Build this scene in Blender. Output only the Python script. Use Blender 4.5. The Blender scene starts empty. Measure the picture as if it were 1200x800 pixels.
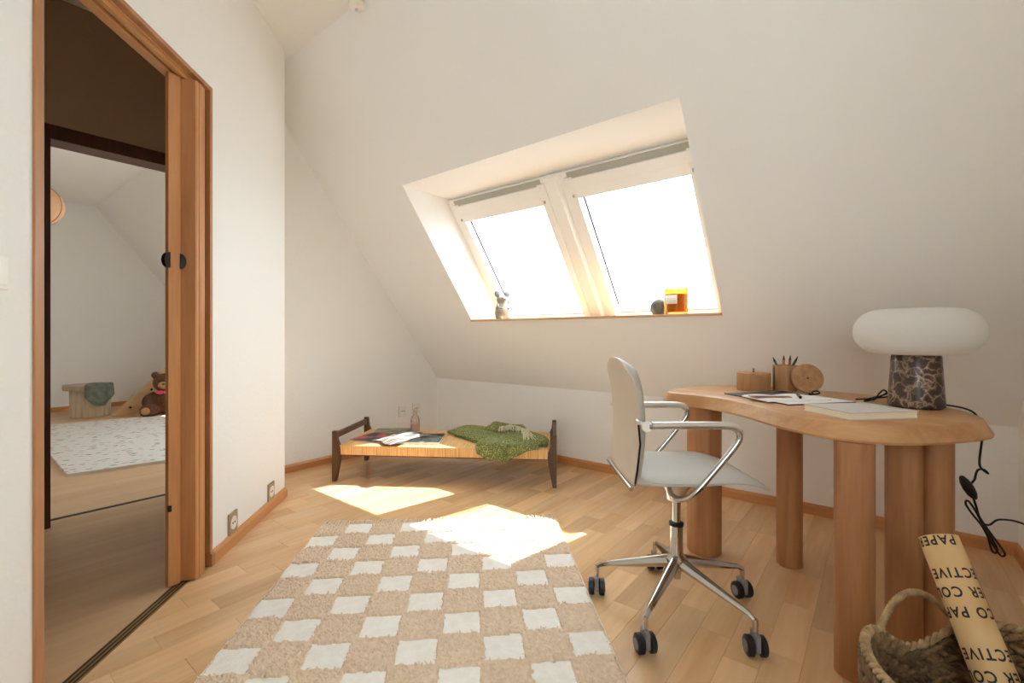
import bpy, bmesh, math, random
from mathutils import Vector, Matrix, noise
random.seed(7)
sc = bpy.context.scene
COL = sc.collection
PI = math.pi
R = math.radians

def S(r, g, b):
    f = lambda c: (c/255/12.92) if c/255 <= .04045 else ((c/255+.055)/1.055)**2.4
    return (f(r), f(g), f(b), 1)

# ------------------------------------------------------------------ camera
cam = bpy.data.cameras.new('camera')
cam.sensor_width = 36; cam.sensor_fit = 'HORIZONTAL'
cam.lens = 540.68/1200*36
cam.shift_y = -7.58/1200
cam.clip_start = .02
co = bpy.data.objects.new('camera', cam); COL.objects.link(co)
FWD = 38.4587                                   # heading of the view, degrees from +X
co.location = (0, 0, 1.0)
co.rotation_euler = (R(90), 0, R(FWD-90))
sc.camera = co

# ------------------------------------------------------------------ sky and sun
w = bpy.data.worlds.new('sky'); sc.world = w; w.use_nodes = True
nt = w.node_tree; nt.nodes.clear()
wo = nt.nodes.new('ShaderNodeOutputWorld'); bg = nt.nodes.new('ShaderNodeBackground')
tc = nt.nodes.new('ShaderNodeTexCoord'); nz = nt.nodes.new('ShaderNodeTexNoise'); cr = nt.nodes.new('ShaderNodeValToRGB')
nz.inputs['Scale'].default_value = 2.2; nz.inputs['Detail'].default_value = 5
cr.color_ramp.elements[0].position = .35; cr.color_ramp.elements[0].color = (.77, .90, 1, 1)
cr.color_ramp.elements[1].position = .62; cr.color_ramp.elements[1].color = (.905, .97, 1, 1)
nt.links.new(tc.outputs['Generated'], nz.inputs['Vector']); nt.links.new(nz.outputs['Fac'], cr.inputs['Fac'])
nt.links.new(cr.outputs['Color'], bg.inputs['Color']); nt.links.new(bg.outputs['Background'], wo.inputs['Surface'])
bg.inputs['Strength'].default_value = 8.5
sun = bpy.data.lights.new('sun', 'SUN'); sun.energy = 13; sun.angle = R(.55); sun.color = (1, .965, .92)
so = bpy.data.objects.new('sun', sun); COL.objects.link(so)
so.location = (6, -2, 8)
so.rotation_euler = Vector((-.53, .25, -1)).to_track_quat('-Z', 'Y').to_euler()
sc.view_settings.view_transform = 'Standard'; sc.view_settings.look = 'None'
sc.view_settings.gamma = 1; sc.view_settings.use_curve_mapping = False
sc.view_settings.exposure = 0.12
sc.cycles.max_bounces = 14; sc.cycles.diffuse_bounces = 10; sc.cycles.transparent_max_bounces = 12
sc.cycles.sample_clamp_indirect = 8

# ------------------------------------------------------------------ materials
def newmat(name):
    m = bpy.data.materials.new(name); m.use_nodes = True
    return m, m.node_tree, m.node_tree.nodes['Principled BSDF']
def N(t, typ, **kw):
    n = t.nodes.new(typ)
    for k, v in kw.items():
        if k in n.inputs: n.inputs[k].default_value = v
        else: setattr(n, k, v)
    return n
def mat(name, c, rough=.5, metal=0, c2=None, nscale=20, bump=0, bscale=200, stretch=None, spec=None, detail=3, contrast=(.35, .65)):
    m, t, p = newmat(name)
    p.inputs['Base Color'].default_value = c; p.inputs['Roughness'].default_value = rough; p.inputs['Metallic'].default_value = metal
    if spec is not None: p.inputs['Specular IOR Level'].default_value = spec
    tc = N(t, 'ShaderNodeTexCoord'); mp = N(t, 'ShaderNodeMapping')
    if stretch: mp.inputs['Scale'].default_value = stretch
    t.links.new(tc.outputs['Object'], mp.inputs['Vector'])
    if c2:
        n = N(t, 'ShaderNodeTexNoise', Scale=nscale, Detail=detail); r = N(t, 'ShaderNodeValToRGB')
        r.color_ramp.elements[0].color = c; r.color_ramp.elements[1].color = c2
        r.color_ramp.elements[0].position, r.color_ramp.elements[1].position = contrast
        t.links.new(mp.outputs['Vector'], n.inputs['Vector']); t.links.new(n.outputs['Fac'], r.inputs['Fac'])
        t.links.new(r.outputs['Color'], p.inputs['Base Color'])
    if bump:
        n2 = N(t, 'ShaderNodeTexNoise', Scale=bscale, Detail=3); b = N(t, 'ShaderNodeBump', Strength=bump, Distance=.01)
        t.links.new(mp.outputs['Vector'], n2.inputs['Vector']); t.links.new(n2.outputs['Fac'], b.inputs['Height'])
        t.links.new(b.outputs['Normal'], p.inputs['Normal'])
    return m
def wood(name, c1, c2, axis=0, scale=14, rough=.5, vary=0, c3=None, coat=0):
    """grain drawn out along one object axis; vary mixes the tone from piece to piece"""
    m, t, p = newmat(name)
    p.inputs['Roughness'].default_value = rough
    if coat: p.inputs['Coat Weight'].default_value = coat; p.inputs['Coat Roughness'].default_value = .25
    tc = N(t, 'ShaderNodeTexCoord'); oi = N(t, 'ShaderNodeObjectInfo'); mp = N(t, 'ShaderNodeMapping')
    s = [1, 1, 1]; s[axis] = .09; mp.inputs['Scale'].default_value = s
    add = N(t, 'ShaderNodeVectorMath', operation='ADD'); mul = N(t, 'ShaderNodeMath', operation='MULTIPLY'); mul.inputs[1].default_value = 37
    t.links.new(oi.outputs['Random'], mul.inputs[0]); t.links.new(tc.outputs['Object'], mp.inputs['Vector'])
    t.links.new(mp.outputs['Vector'], add.inputs[0]); t.links.new(mul.outputs[0], add.inputs[1])
    n = N(t, 'ShaderNodeTexNoise', Scale=scale, Detail=6, Distortion=.6)
    n2 = N(t, 'ShaderNodeTexNoise', Scale=scale*7, Detail=3)
    t.links.new(add.outputs[0], n.inputs['Vector']); t.links.new(add.outputs[0], n2.inputs['Vector'])
    r = N(t, 'ShaderNodeValToRGB'); e = r.color_ramp.elements
    e[0].color = c1; e[1].color = c2; e[0].position = .34; e[1].position = .66
    t.links.new(n.outputs['Fac'], r.inputs['Fac'])
    mx = N(t, 'ShaderNodeMixRGB', blend_type='MULTIPLY'); mx.inputs['Fac'].default_value = .22
    t.links.new(r.outputs['Color'], mx.inputs[1]); t.links.new(n2.outputs['Fac'], mx.inputs[2])
    out = mx.outputs[0]
    if vary:
        hs = N(t, 'ShaderNodeHueSaturation'); mr = N(t, 'ShaderNodeMapRange')
        mr.inputs['To Min'].default_value = 1-vary; mr.inputs['To Max'].default_value = 1+vary
        t.links.new(oi.outputs['Random'], mr.inputs['Value']); t.links.new(mr.outputs[0], hs.inputs['Value'])
        t.links.new(out, hs.inputs['Color']); out = hs.outputs['Color']
    t.links.new(out, p.inputs['Base Color'])
    b = N(t, 'ShaderNodeBump', Strength=.08, Distance=.004); t.links.new(n2.outputs['Fac'], b.inputs['Height']); t.links.new(b.outputs['Normal'], p.inputs['Normal'])
    return m

M = {}
M['wall'] = mat('white_plaster', (.896, .898, .882, 1), .85, bump=.12, bscale=60)
M['ceil'] = mat('ceiling_plaster', (.896, .898, .882, 1), .9, bump=.1, bscale=60)
M['hallwall'] = mat('hall_wall_dimmed', S(186, 164, 140), .85, bump=.1, bscale=60)  # darker than the other walls, standing in for the hall's shade
M['plank'] = wood('beech_parquet', S(230, 185, 134), S(242, 204, 157), 0, 7, .27, vary=.13)
M['subfloor'] = mat('joint_dark', S(200, 150, 100), .8)
M['hallfloor'] = wood('hall_laminate', S(214, 172, 126), S(228, 190, 148), 0, 4, .42)
M['skirt'] = wood('skirting_wood', S(208, 144, 90), S(222, 162, 108), 0, 10, .4)
M['doorwood'] = wood('door_pine', S(202, 138, 84), S(220, 160, 106), 2, 12, .38)
M['trimwood'] = wood('frame_wood', S(178, 124, 82), S(198, 144, 100), 2, 14, .45)
M['lintelwood'] = wood('lintel_wood', S(206, 150, 92), S(222, 170, 112), 0, 12, .4)
M['darkwood'] = wood('dark_frame_wood', S(84, 48, 30), S(106, 62, 40), 2, 12, .4)
M['oak'] = wood('oak_top', S(190, 138, 88), S(214, 166, 116), 1, 16, .42)
M['oakleg'] = wood('oak_leg', S(170, 116, 74), S(196, 142, 96), 2, 16, .45)
M['boxwood'] = wood('box_oak', S(176, 128, 84), S(198, 152, 108), 2, 30, .5)
M['walnut'] = wood('walnut', S(78, 54, 38), S(104, 74, 50), 2, 18, .4)
M['black'] = mat('black_plastic', S(22, 21, 21), .45)
M['blackmetal'] = mat('black_metal', S(30, 26, 24), .35, .6)
M['chrome'] = mat('polished_aluminium', (.56, .54, .51, 1), .14, 1)
M['satin'] = mat('satin_aluminium', (.78, .76, .73, 1), .34, 1)
M['greyplastic'] = mat('grey_plastic', S(128, 130, 132), .4)
M['leather'] = mat('grey_leather', S(184, 178, 168), .5, bump=.12, bscale=350)
M['leatherback'] = mat('beige_leather_back', S(208, 196, 178), .55, bump=.1, bscale=350)
M['winwhite'] = mat('window_paint', S(244, 243, 240), .45)
M['wingrey'] = mat('window_seal_grey', S(176, 176, 166), .5)
M['darkseal'] = mat('seal_line', S(84, 84, 92), .5)
M['socket'] = mat('socket_white', S(238, 236, 230), .35)
M['socketsteel'] = mat('socket_steel', S(176, 166, 146), .35, .7)
M['paper'] = mat('white_paper', S(242, 240, 236), .7)
M['cream'] = mat('cream_pages', S(240, 230, 204), .8, bump=.2, bscale=900, stretch=(.02, .02, 1))
M['greycover'] = mat('grey_book_cover', S(206, 200, 194), .6)
M['slate'] = mat('slate_folder', S(70, 76, 88), .6)
M['tan'] = mat('brown_leather', S(150, 96, 66), .55)
M['rugbase'] = mat('rug_backing', S(240, 222, 200), .95)
M['rugpile'] = mat('rug_pile', S(234, 214, 190), .95, c2=S(222, 200, 174), nscale=60)
M['rugwhite'] = mat('rug_white_weave', S(250, 248, 242), .9, c2=S(244, 240, 232), nscale=40, bump=.3, bscale=260)
M['fringe'] = mat('fringe_cotton', S(222, 208, 190), .9)
M['blankfringe'] = mat('blanket_fringe_cotton', S(226, 220, 190), .9)
M['stone'] = mat('grey_stone', S(78, 80, 78), .5, c2=S(112, 114, 108), nscale=20)
M['figure'] = mat('felt_figure', S(150, 145, 136), .9, c2=S(178, 172, 162), nscale=30, bump=.3, bscale=120)
M['figureblue'] = mat('felt_blue_grey', S(132, 136, 148), .9)
M['wax'] = mat('candle_wax', S(214, 158, 92), .5)
M['candleglass'] = None
M['kraft'] = mat('kraft_paper', S(210, 174, 122), .6, c2=S(202, 164, 110), nscale=12)
M['ink'] = mat('black_ink', S(28, 24, 22), .6)
M['seagrass'] = mat('seagrass', S(140, 108, 70), .75, c2=S(88, 64, 40), nscale=26, bump=.5, bscale=160, contrast=(.3, .7))
M['seagrasspale'] = mat('seagrass_pale', S(182, 152, 108), .75, c2=S(138, 110, 74), nscale=40, bump=.4, bscale=160)
M['stool'] = mat('pleated_stool', S(206, 190, 164), .8)
M['cloth'] = mat('sage_cloth', S(92, 98, 86), .9, c2=S(122, 126, 112), nscale=15)
M['ply'] = wood('plywood', S(216, 176, 124), S(232, 196, 148), 0, 10, .5)
M['bear'] = mat('brown_plush', S(84, 52, 34), .95, c2=S(112, 72, 48), nscale=60, bump=.8, bscale=140)
M['bearpaw'] = mat('tan_plush', S(186, 138, 92), .95, bump=.5, bscale=140)
M['pink'] = mat('pink_ribbon', S(226, 84, 112), .6)
M['lantern'] = mat('apricot_paper', S(232, 184, 142), .7)
M['green'] = mat('green_pencil', S(54, 150, 96), .4)
M['orange'] = mat('orange_pencil', S(196, 122, 58), .4)
M['darkgreen'] = mat('dark_green_pen', S(48, 66, 56), .4)
M['threshold'] = mat('brass_track', S(150, 120, 72), .4, .6)
M['groove'] = mat('groove_dark', S(48, 36, 24), .7)
M['bandplate'] = mat('white_opal', S(240, 236, 226), .3)

def glassmat(name, tint, gloss=.08):
    m, t, p = newmat(name); t.nodes.remove(p)
    o = t.nodes['Material Output']; tr = N(t, 'ShaderNodeBsdfTransparent'); gl = N(t, 'ShaderNodeBsdfGlossy'); mx = N(t, 'ShaderNodeMixShader')
    tr.inputs['Color'].default_value = tint; gl.inputs['Roughness'].default_value = .03
    lw = N(t, 'ShaderNodeLayerWeight'); lw.inputs['Blend'].default_value = .25
    ml = N(t, 'ShaderNodeMath', operation='MULTIPLY_ADD'); ml.inputs[1].default_value = .5; ml.inputs[2].default_value = gloss*.5
    t.links.new(lw.outputs['Fresnel'], ml.inputs[0]); t.links.new(ml.outputs[0], mx.inputs[0])
    t.links.new(tr.outputs[0], mx.inputs[1]); t.links.new(gl.outputs[0], mx.inputs[2]); t.links.new(mx.outputs[0], o.inputs['Surface'])
    return m
M['glass'] = glassmat('window_glass', (.97, .98, .98, 1))
M['bottle'] = glassmat('bottle_glass', (.95, .93, .90, 1), .1)
M['candleglass'] = glassmat('amber_glass', (.93, .72, .36, 1), .06)

def m_marble():
    m, t, p = newmat('brown_marble'); p.inputs['Roughness'].default_value = .3
    tc = N(t, 'ShaderNodeTexCoord'); n = N(t, 'ShaderNodeTexNoise', Scale=22, Detail=6); 
    mx = N(t, 'ShaderNodeMixRGB'); mx.inputs['Fac'].default_value = .07
    t.links.new(tc.outputs['Object'], n.inputs['Vector']); t.links.new(tc.outputs['Object'], mx.inputs[1]); t.links.new(n.outputs['Color'], mx.inputs[2])
    v = N(t, 'ShaderNodeTexVoronoi', feature='DISTANCE_TO_EDGE', Scale=30); t.links.new(mx.outputs[0], v.inputs['Vector'])
    r = N(t, 'ShaderNodeValToRGB'); e = r.color_ramp.elements; e[0].color = S(196, 176, 154); e[0].position = 0; e[1].color = S(74, 54, 44); e[1].position = .16
    e2 = e.new(.05); e2.color = S(132, 110, 94)
    t.links.new(v.outputs['Distance'], r.inputs['Fac'])
    r2 = N(t, 'ShaderNodeValToRGB'); r2.color_ramp.elements[0].color = (.3, .25, .22, 1); r2.color_ramp.elements[0].position = .4; r2.color_ramp.elements[1].position = .62
    t.links.new(n.outputs['Fac'], r2.inputs['Fac'])
    mm = N(t, 'ShaderNodeMixRGB', blend_type='MULTIPLY'); mm.inputs['Fac'].default_value = .75
    t.links.new(r.outputs['Color'], mm.inputs[1]); t.links.new(r2.outputs['Color'], mm.inputs[2]); t.links.new(mm.outputs[0], p.inputs['Base Color'])
    return m
M['marble'] = m_marble()

def m_stripes(name, axis, scale, stops, rough=.6, jitter=.15, bump=.3):
    m, t, p = newmat(name); p.inputs['Roughness'].default_value = rough
    tc = N(t, 'ShaderNodeTexCoord'); wv = N(t, 'ShaderNodeTexNoise', Scale=scale, Detail=2); mp = N(t, 'ShaderNodeMapping')
    s = [.03, .03, .03]; s[axis] = 1; mp.inputs['Scale'].default_value = s
    t.links.new(tc.outputs['Object'], mp.inputs['Vector']); t.links.new(mp.outputs['Vector'], wv.inputs['Vector'])
    r = N(t, 'ShaderNodeValToRGB'); e = r.color_ramp.elements
    e[0].position, e[0].color = stops[0]; e[1].position, e[1].color = stops[-1]
    for pos, c in stops[1:-1]:
        k = e.new(pos); k.color = c
    t.links.new(wv.outputs['Fac'], r.inputs['Fac']); t.links.new(r.outputs['Color'], p.inputs['Base Color'])
    b = N(t, 'ShaderNodeBump', Strength=bump, Distance=.004); t.links.new(wv.outputs['Fac'], b.inputs['Height']); t.links.new(b.outputs['Normal'], p.inputs['Normal'])
    return m
M['cane'] = m_stripes('cane_cord', 0, 130, [(.3, S(200, 150, 90)), (.5, S(232, 186, 124)), (.7, S(240, 204, 150))])
M['stripecloth'] = m_stripes('striped_cloth', 0, 42, [(.40, S(36, 36, 50)), (.46, S(158, 154, 150)), (.56, S(164, 160, 154)), (.61, S(92, 64, 42))], .9, bump=.1)

def m_speck(name, base, specks, scale, thr, rough=.9, stretch=(1, 1, 1)):
    m, t, p = newmat(name); p.inputs['Roughness'].default_value = rough
    tc = N(t, 'ShaderNodeTexCoord'); mp = N(t, 'ShaderNodeMapping'); mp.inputs['Scale'].default_value = stretch
    v = N(t, 'ShaderNodeTexVoronoi', Scale=scale); t.links.new(tc.outputs['Object'], mp.inputs['Vector']); t.links.new(mp.outputs['Vector'], v.inputs['Vector'])
    cmp_ = N(t, 'ShaderNodeMath', operation='LESS_THAN'); cmp_.inputs[1].default_value = thr; t.links.new(v.outputs['Distance'], cmp_.inputs[0])
    r = N(t, 'ShaderNodeValToRGB'); r.color_ramp.interpolation = 'CONSTANT'; e = r.color_ramp.elements
    e[0].color = specks[0]; e[0].position = 0; e[1].color = specks[-1]; e[1].position = .8
    for i, c in enumerate(specks[1:-1]):
        k = e.new((i+1)/(len(specks)-1)*.8); k.color = c
    sep = N(t, 'ShaderNodeSeparateColor'); t.links.new(v.outputs['Color'], sep.inputs[0]); t.links.new(sep.outputs[0], r.inputs['Fac'])
    mx = N(t, 'ShaderNodeMixRGB'); mx.inputs[1].default_value = base
    t.links.new(cmp_.outputs[0], mx.inputs[0]); t.links.new(r.outputs['Color'], mx.inputs[2]); t.links.new(mx.outputs[0], p.inputs['Base Color'])
    return m
M['blanket'] = m_speck('green_honeycomb_wool', S(108, 118, 62), [S(172, 176, 126), S(146, 152, 96), S(184, 186, 144)], 105, .42)
M['farrug'] = m_speck('speckled_wool', S(216, 208, 198), [S(52, 46, 46), S(176, 110, 96), S(60, 54, 60), S(110, 92, 76)], 15, .23, stretch=(.7, 1.9, 1))
M['cover1'] = mat('magazine_cover_pink', S(196, 84, 96), .4, c2=S(44, 48, 58), nscale=7, contrast=(.46, .5))
M['cover2'] = mat('book_cover_dark', S(40, 46, 56), .35, c2=S(120, 128, 124), nscale=14, contrast=(.5, .62))
M['cover3'] = mat('magazine_cover_olive', S(150, 150, 104), .4, c2=S(92, 88, 80), nscale=12)

# ------------------------------------------------------------------ mesh helpers
def link(name, me, m, parent=None, smooth=False):
    o = bpy.data.objects.new(name, me); COL.objects.link(o)
    if m is not None: me.materials.append(m)
    if parent is not None: o.parent = parent
    if smooth:
        for p in me.polygons: p.use_smooth = True
    return o
class B:
    def __init__(s): s.v = []; s.f = []
    def add(s, vs, fs, X=None):
        o = len(s.v)
        s.v += [tuple(X @ Vector(v)) if X else tuple(v) for v in vs]
        s.f += [tuple(i+o for i in f) for f in fs]; return s
    def box(s, a, b, c=0, X=None):
        (x0, y0, z0), (x1, y1, z1) = a, b
        if c == 0:
            vs = [(x, y, z) for x in (x0, x1) for y in (y0, y1) for z in (z0, z1)]
            return s.add(vs, [(0, 1, 3, 2), (4, 6, 7, 5), (0, 4, 5, 1), (2, 3, 7, 6), (0, 2, 6, 4), (1, 5, 7, 3)], X)
        bm = bmesh.new(); bmesh.ops.create_cube(bm, size=1)
        for v in bm.verts: v.co = Vector(((x0+x1)/2+v.co.x*(x1-x0), (y0+y1)/2+v.co.y*(y1-y0), (z0+z1)/2+v.co.z*(z1-z0)))
        bmesh.ops.bevel(bm, geom=bm.edges[:], offset=c, segments=2, affect='EDGES', profile=.6)
        bm.verts.index_update()
        vs = [tuple(v.co) for v in bm.verts]; fs = [tuple(v.index for v in f.verts) for f in bm.faces]; bm.free()
        return s.add(vs, fs, X)
    def lathe(s, prof, n=32, X=None, sx=1, sy=1, rib=None):
        vs = []; fs = []
        for r, z in prof:
            for i in range(n):
                a = 2*PI*i/n; q = r*(1+(rib(a) if rib else 0)); vs.append((q*math.cos(a)*sx, q*math.sin(a)*sy, z))
        for j in range(len(prof)-1):
            for i in range(n): fs.append((j*n+i, j*n+(i+1) % n, (j+1)*n+(i+1) % n, (j+1)*n+i))
        if prof[0][0] > 1e-5: fs.append(tuple(reversed(range(n))))
        if prof[-1][0] > 1e-5: fs.append(tuple((len(prof)-1)*n+i for i in range(n)))
        return s.add(vs, fs, X)
    def tube(s, pts, r, n=8, closed=False, X=None):
        pts = [Vector(p) for p in pts]; m = len(pts); vs = []; fs = []
        rr = r if isinstance(r, (list, tuple)) else [r]*m
        T = []
        for i in range(m):
            a = pts[i-1] if (i > 0 or closed) else pts[i]; b = pts[(i+1) % m] if (i < m-1 or closed) else pts[i]
            d = b-a; T.append(d.normalized() if d.length > 1e-9 else Vector((0, 0, 1)))
        up = Vector((0, 0, 1)) if abs(T[0].z) < .9 else Vector((1, 0, 0))
        u = T[0].cross(up).normalized()
        for i in range(m):
            u = (u-T[i]*u.dot(T[i])); u = u.normalized() if u.length > 1e-6 else T[i].orthogonal().normalized()
            v = T[i].cross(u)
            for k in range(n):
                a = 2*PI*k/n; vs.append(pts[i]+(u*math.cos(a)+v*math.sin(a))*rr[i])
        for i in range(m if closed else m-1):
            for k in range(n): fs.append((i*n+k, i*n+(k+1) % n, ((i+1) % m)*n+(k+1) % n, ((i+1) % m)*n+k))
        if not closed: fs.append(tuple(reversed(range(n)))); fs.append(tuple((m-1)*n+k for k in range(n)))
        return s.add(vs, fs, X)
    def prism(s, poly, h0, h1, plane='xy', X=None):
        n = len(poly); f = {'xy': lambda a, b, h: (a, b, h), 'xz': lambda a, b, h: (a, h, b), 'yz': lambda a, b, h: (h, a, b)}[plane]
        vs = [f(a, b, h0) for a, b in poly]+[f(a, b, h1) for a, b in poly]
        fs = [tuple(reversed(range(n))), tuple(range(n, 2*n))]+[(i, (i+1) % n, n+(i+1) % n, n+i) for i in range(n)]
        return s.add(vs, fs, X)
    def ball(s, c, r, n=12, X=None):
        rx, ry, rz = r if isinstance(r, (tuple, list)) else (r, r, r)
        prof = [(math.sin(PI*j/n), -math.cos(PI*j/n)) for j in range(n+1)]
        Y = Matrix.Translation(c) @ Matrix.Diagonal((rx, ry, rz, 1))
        prof[0] = (1e-4, -1); prof[-1] = (1e-4, 1)
        return s.lathe(prof, 2*n, (X @ Y) if X else Y)
    def grid(s, fn, nu, nv, X=None):
        vs = [fn(i/nu, j/nv) for j in range(nv+1) for i in range(nu+1)]
        fs = [(j*(nu+1)+i, j*(nu+1)+i+1, (j+1)*(nu+1)+i+1, (j+1)*(nu+1)+i) for j in range(nv) for i in range(nu)]
        return s.add(vs, fs, X)
    def mesh(s, name):
        me = bpy.data.meshes.new(name); me.from_pydata(s.v, [], s.f); me.validate()
        bm = bmesh.new(); bm.from_mesh(me); bmesh.ops.recalc_face_normals(bm, faces=bm.faces[:]); bm.to_mesh(me); bm.free()
        return me
    def obj(s, name, m, parent=None, smooth=False, edge=None):
        o = link(name, s.mesh(name), m, parent, smooth)
        if smooth and edge:
            bm = bmesh.new(); bm.from_mesh(o.data)
            for e in bm.edges:
                if len(e.link_faces) == 2 and e.calc_face_angle(0) > R(edge): e.smooth = False
            bm.to_mesh(o.data); bm.free()
        return o
def spline(pts, k=8, closed=False):
    P = [Vector(p) for p in pts]; n = len(P); out = []
    for i in range(n if closed else n-1):
        g = lambda j: P[j % n] if closed else P[min(max(j, 0), n-1)]
        a, b, c, d = g(i-1), g(i), g(i+1), g(i+2)
        for q in range(k):
            t = q/k
            out.append(.5*((2*b)+(c-a)*t+(2*a-5*b+4*c-d)*t*t+(3*b-a-3*c+d)*t**3))
    if not closed: out.append(P[-1])
    return out
def tag(o, label=None, cat=None, group=None, kind=None):
    if label: o['label'] = label
    if cat: o['category'] = cat
    if group: o['group'] = group
    if kind: o['kind'] = kind
    return o
def thing(name, label, cat, loc=(0, 0, 0), rz=0, group=None, kind=None):
    o = bpy.data.objects.new(name, None); COL.objects.link(o); o.empty_display_size = .1
    o.location = loc; o.rotation_euler = (0, 0, rz)
    return tag(o, label, cat, group, kind)
def T(x, y, z, rz=0): return Matrix.Translation((x, y, z)) @ Matrix.Rotation(rz, 4, 'Z')

# ------------------------------------------------------------------ measures of the house
XK, ZK, YW, D = 3.066, .5816, 3.365, 1.5214     # kneewall, its height, cross wall, diagonal wall (y - x = D)
TA = 1.3165; AL = math.atan(TA); ZC = 2.76; XC = XK-(ZC-ZK)/TA
YR = -.497; XB = -1.6; KW = .4375               # right wall, back wall, depth of the window reveal
XS, YB = .25, -1.5                              # unseen rear of the room, widened for the added fill window
FY = 8.42; FX = -1.3                            # room beyond the hall
WY0, WY1, WZ0, WZ1 = .6627, 2.5189, 1.1204, 2.0109
DM = Matrix.Translation((0, D, 0)) @ Matrix.Rotation(R(45), 4, 'Z')   # diagonal wall: local x along it, local y behind it
SO = D/2**.5                                    # s (=(x+y)/sqrt2) at local x = 0
def ds(s): return s-SO

# ------------------------------------------------------------------ shell
def struct(o): return tag(o, kind='structure')
# floor with parquet planks
poly = [(XB-.1, YB-.1), (XS+.1, YB-.1), (XS+.1, YR-.1), (XK+.1, YR-.1), (XK+.1, YW+.1), (1.3, YW+.1), (1.3, 1.3+D+.03), (XB-.1, XB-.1+D+.03)]
fl = struct(B().prism(poly, -.06, -.0125).obj('floor', M['subfloor']))
PW = .1
pmesh = {}
def plank_mesh(L):
    L = round(L, 2)
    if L not in pmesh:
        c = .0006; g = .0002; b = B(); x0, x1, y0, y1 = g, L-g, g, PW-g
        vs = [(x0, y0, -.012), (x1, y0, -.012), (x1, y1, -.012), (x0, y1, -.012), (x0, y0, -c), (x1, y0, -c), (x1, y1, -c), (x0, y1, -c),
              (x0+c, y0+c, 0), (x1-c, y0+c, 0), (x1-c, y1-c, 0), (x0+c, y1-c, 0)]
        b.add(vs, [(3, 2, 1, 0), (8, 9, 10, 11)]+[(i, (i+1) % 4, 4+(i+1) % 4, 4+i) for i in range(4)]+[(4+i, 4+(i+1) % 4, 8+(i+1) % 4, 8+i) for i in range(4)])
        me = b.mesh('plank'); me.materials.append(M['plank']); pmesh[L] = me
    return pmesh[L]
cf, sf = math.cos(R(FWD)), math.sin(R(FWD))
lens = [.28, .34, .42, .48, .56, .66]
r = 0; y = YB-.02
while y < YW+.02:
    xs = max(XB, y-D-.02) if y < 1.364+D else 1.364
    xe = XK if y > YR-.12 else XS
    x = xs; first = True
    while x < xe-.005:
        near = x*cf+y*sf < .75
        L = 1.4 if near else random.choice(lens)*(random.uniform(.4, 1) if first else 1)
        first = near
        if x+L < y+PW-D+.02: L = y+PW-D+.1-x
        if x+L > xe-.12: L = xe-x
        L = max(L, .06)
        o = bpy.data.objects.new('plank', plank_mesh(L)); COL.objects.link(o); o.parent = fl; o.location = (x, y, 0)
        x += round(L, 2)
    y += PW
# kneewall, right wall, back wall, cross wall
struct(B().box((XK, YR, 0), (XK+.12, FY, ZK)).obj('wall_knee', M['wall']))
gab = [(XB, 0), (XK, 0), (XK, ZK), (XC, ZC), (XB, ZC)]
struct(B().prism([(XS, 0), (XK, 0), (XK, ZK), (XC, ZC), (XS, ZC)], YR-.12, YR, 'xz').box((XS, YB, 0), (XS+.12, YR, ZC)).obj('wall_right', M['wall']))
struct(B().box((XB-.12, YB-.12, 0), (XS+.12, YB, ZC)).obj('wall_side', M['wall']))
BW = (-1.38, -.22, 1.0, 2.5)                      # window added in the unseen wall behind the camera for fill
struct(B().box((XB-.12, YB-.12, 0), (XB, .2, BW[2])).box((XB-.12, YB-.12, BW[3]), (XB, .2, ZC)).box((XB-.12, YB-.12, BW[2]), (XB, BW[0], BW[3])).box((XB-.12, BW[1], BW[2]), (XB, .2, BW[3])).obj('wall_back', M['wall']))
# cross wall with the opening of the dark-framed doorway
OX0, OX1, OZ = .351, 1.25, 2.095
cw = B().box((FX, YW, 0), (OX0, YW+.13, ZC)).box((OX0, YW, OZ), (OX1, YW+.13, ZC))
cw.prism([(OX1, 0), (XK, 0), (XK, ZK), (XC, ZC), (OX1, ZC)], YW, YW+.13, 'xz')
cwo = struct(cw.obj('wall_cross', M['wall']))
# hall side of that wall, with the hall's dimness put into its colour
struct(B().box((FX, YW-.004, 0), (OX0, YW, ZC)).box((OX0, YW-.004, OZ), (1.36, YW, ZC)).box((OX1, YW-.004, 0), (1.36, YW, OZ)).obj('wall_hall', M['hallwall']))
# diagonal wall with the folding-door opening
SC = 3.005; SR = 2.149; SL = 1.302; DZ = 2.075; WT = .1
dg = B().box((ds(-1.3), 0, 0), (ds(SL), WT, ZC), X=DM).box((ds(SR), 0, 0), (ds(SC), WT, ZC), X=DM).box((ds(SL), 0, DZ), (ds(SR), WT, ZC), X=DM)
struct(dg.obj('wall_diagonal', M['wall']))
struct(B().box((1.364-.1, 2.886+.02, 0), (1.364, YW, ZC)).obj('wall_return', M['wall']))
struct(B().box((FX, .0, 0), (FX+.1, YW, ZC)).obj('wall_hall_end', M['hallwall']))
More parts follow.
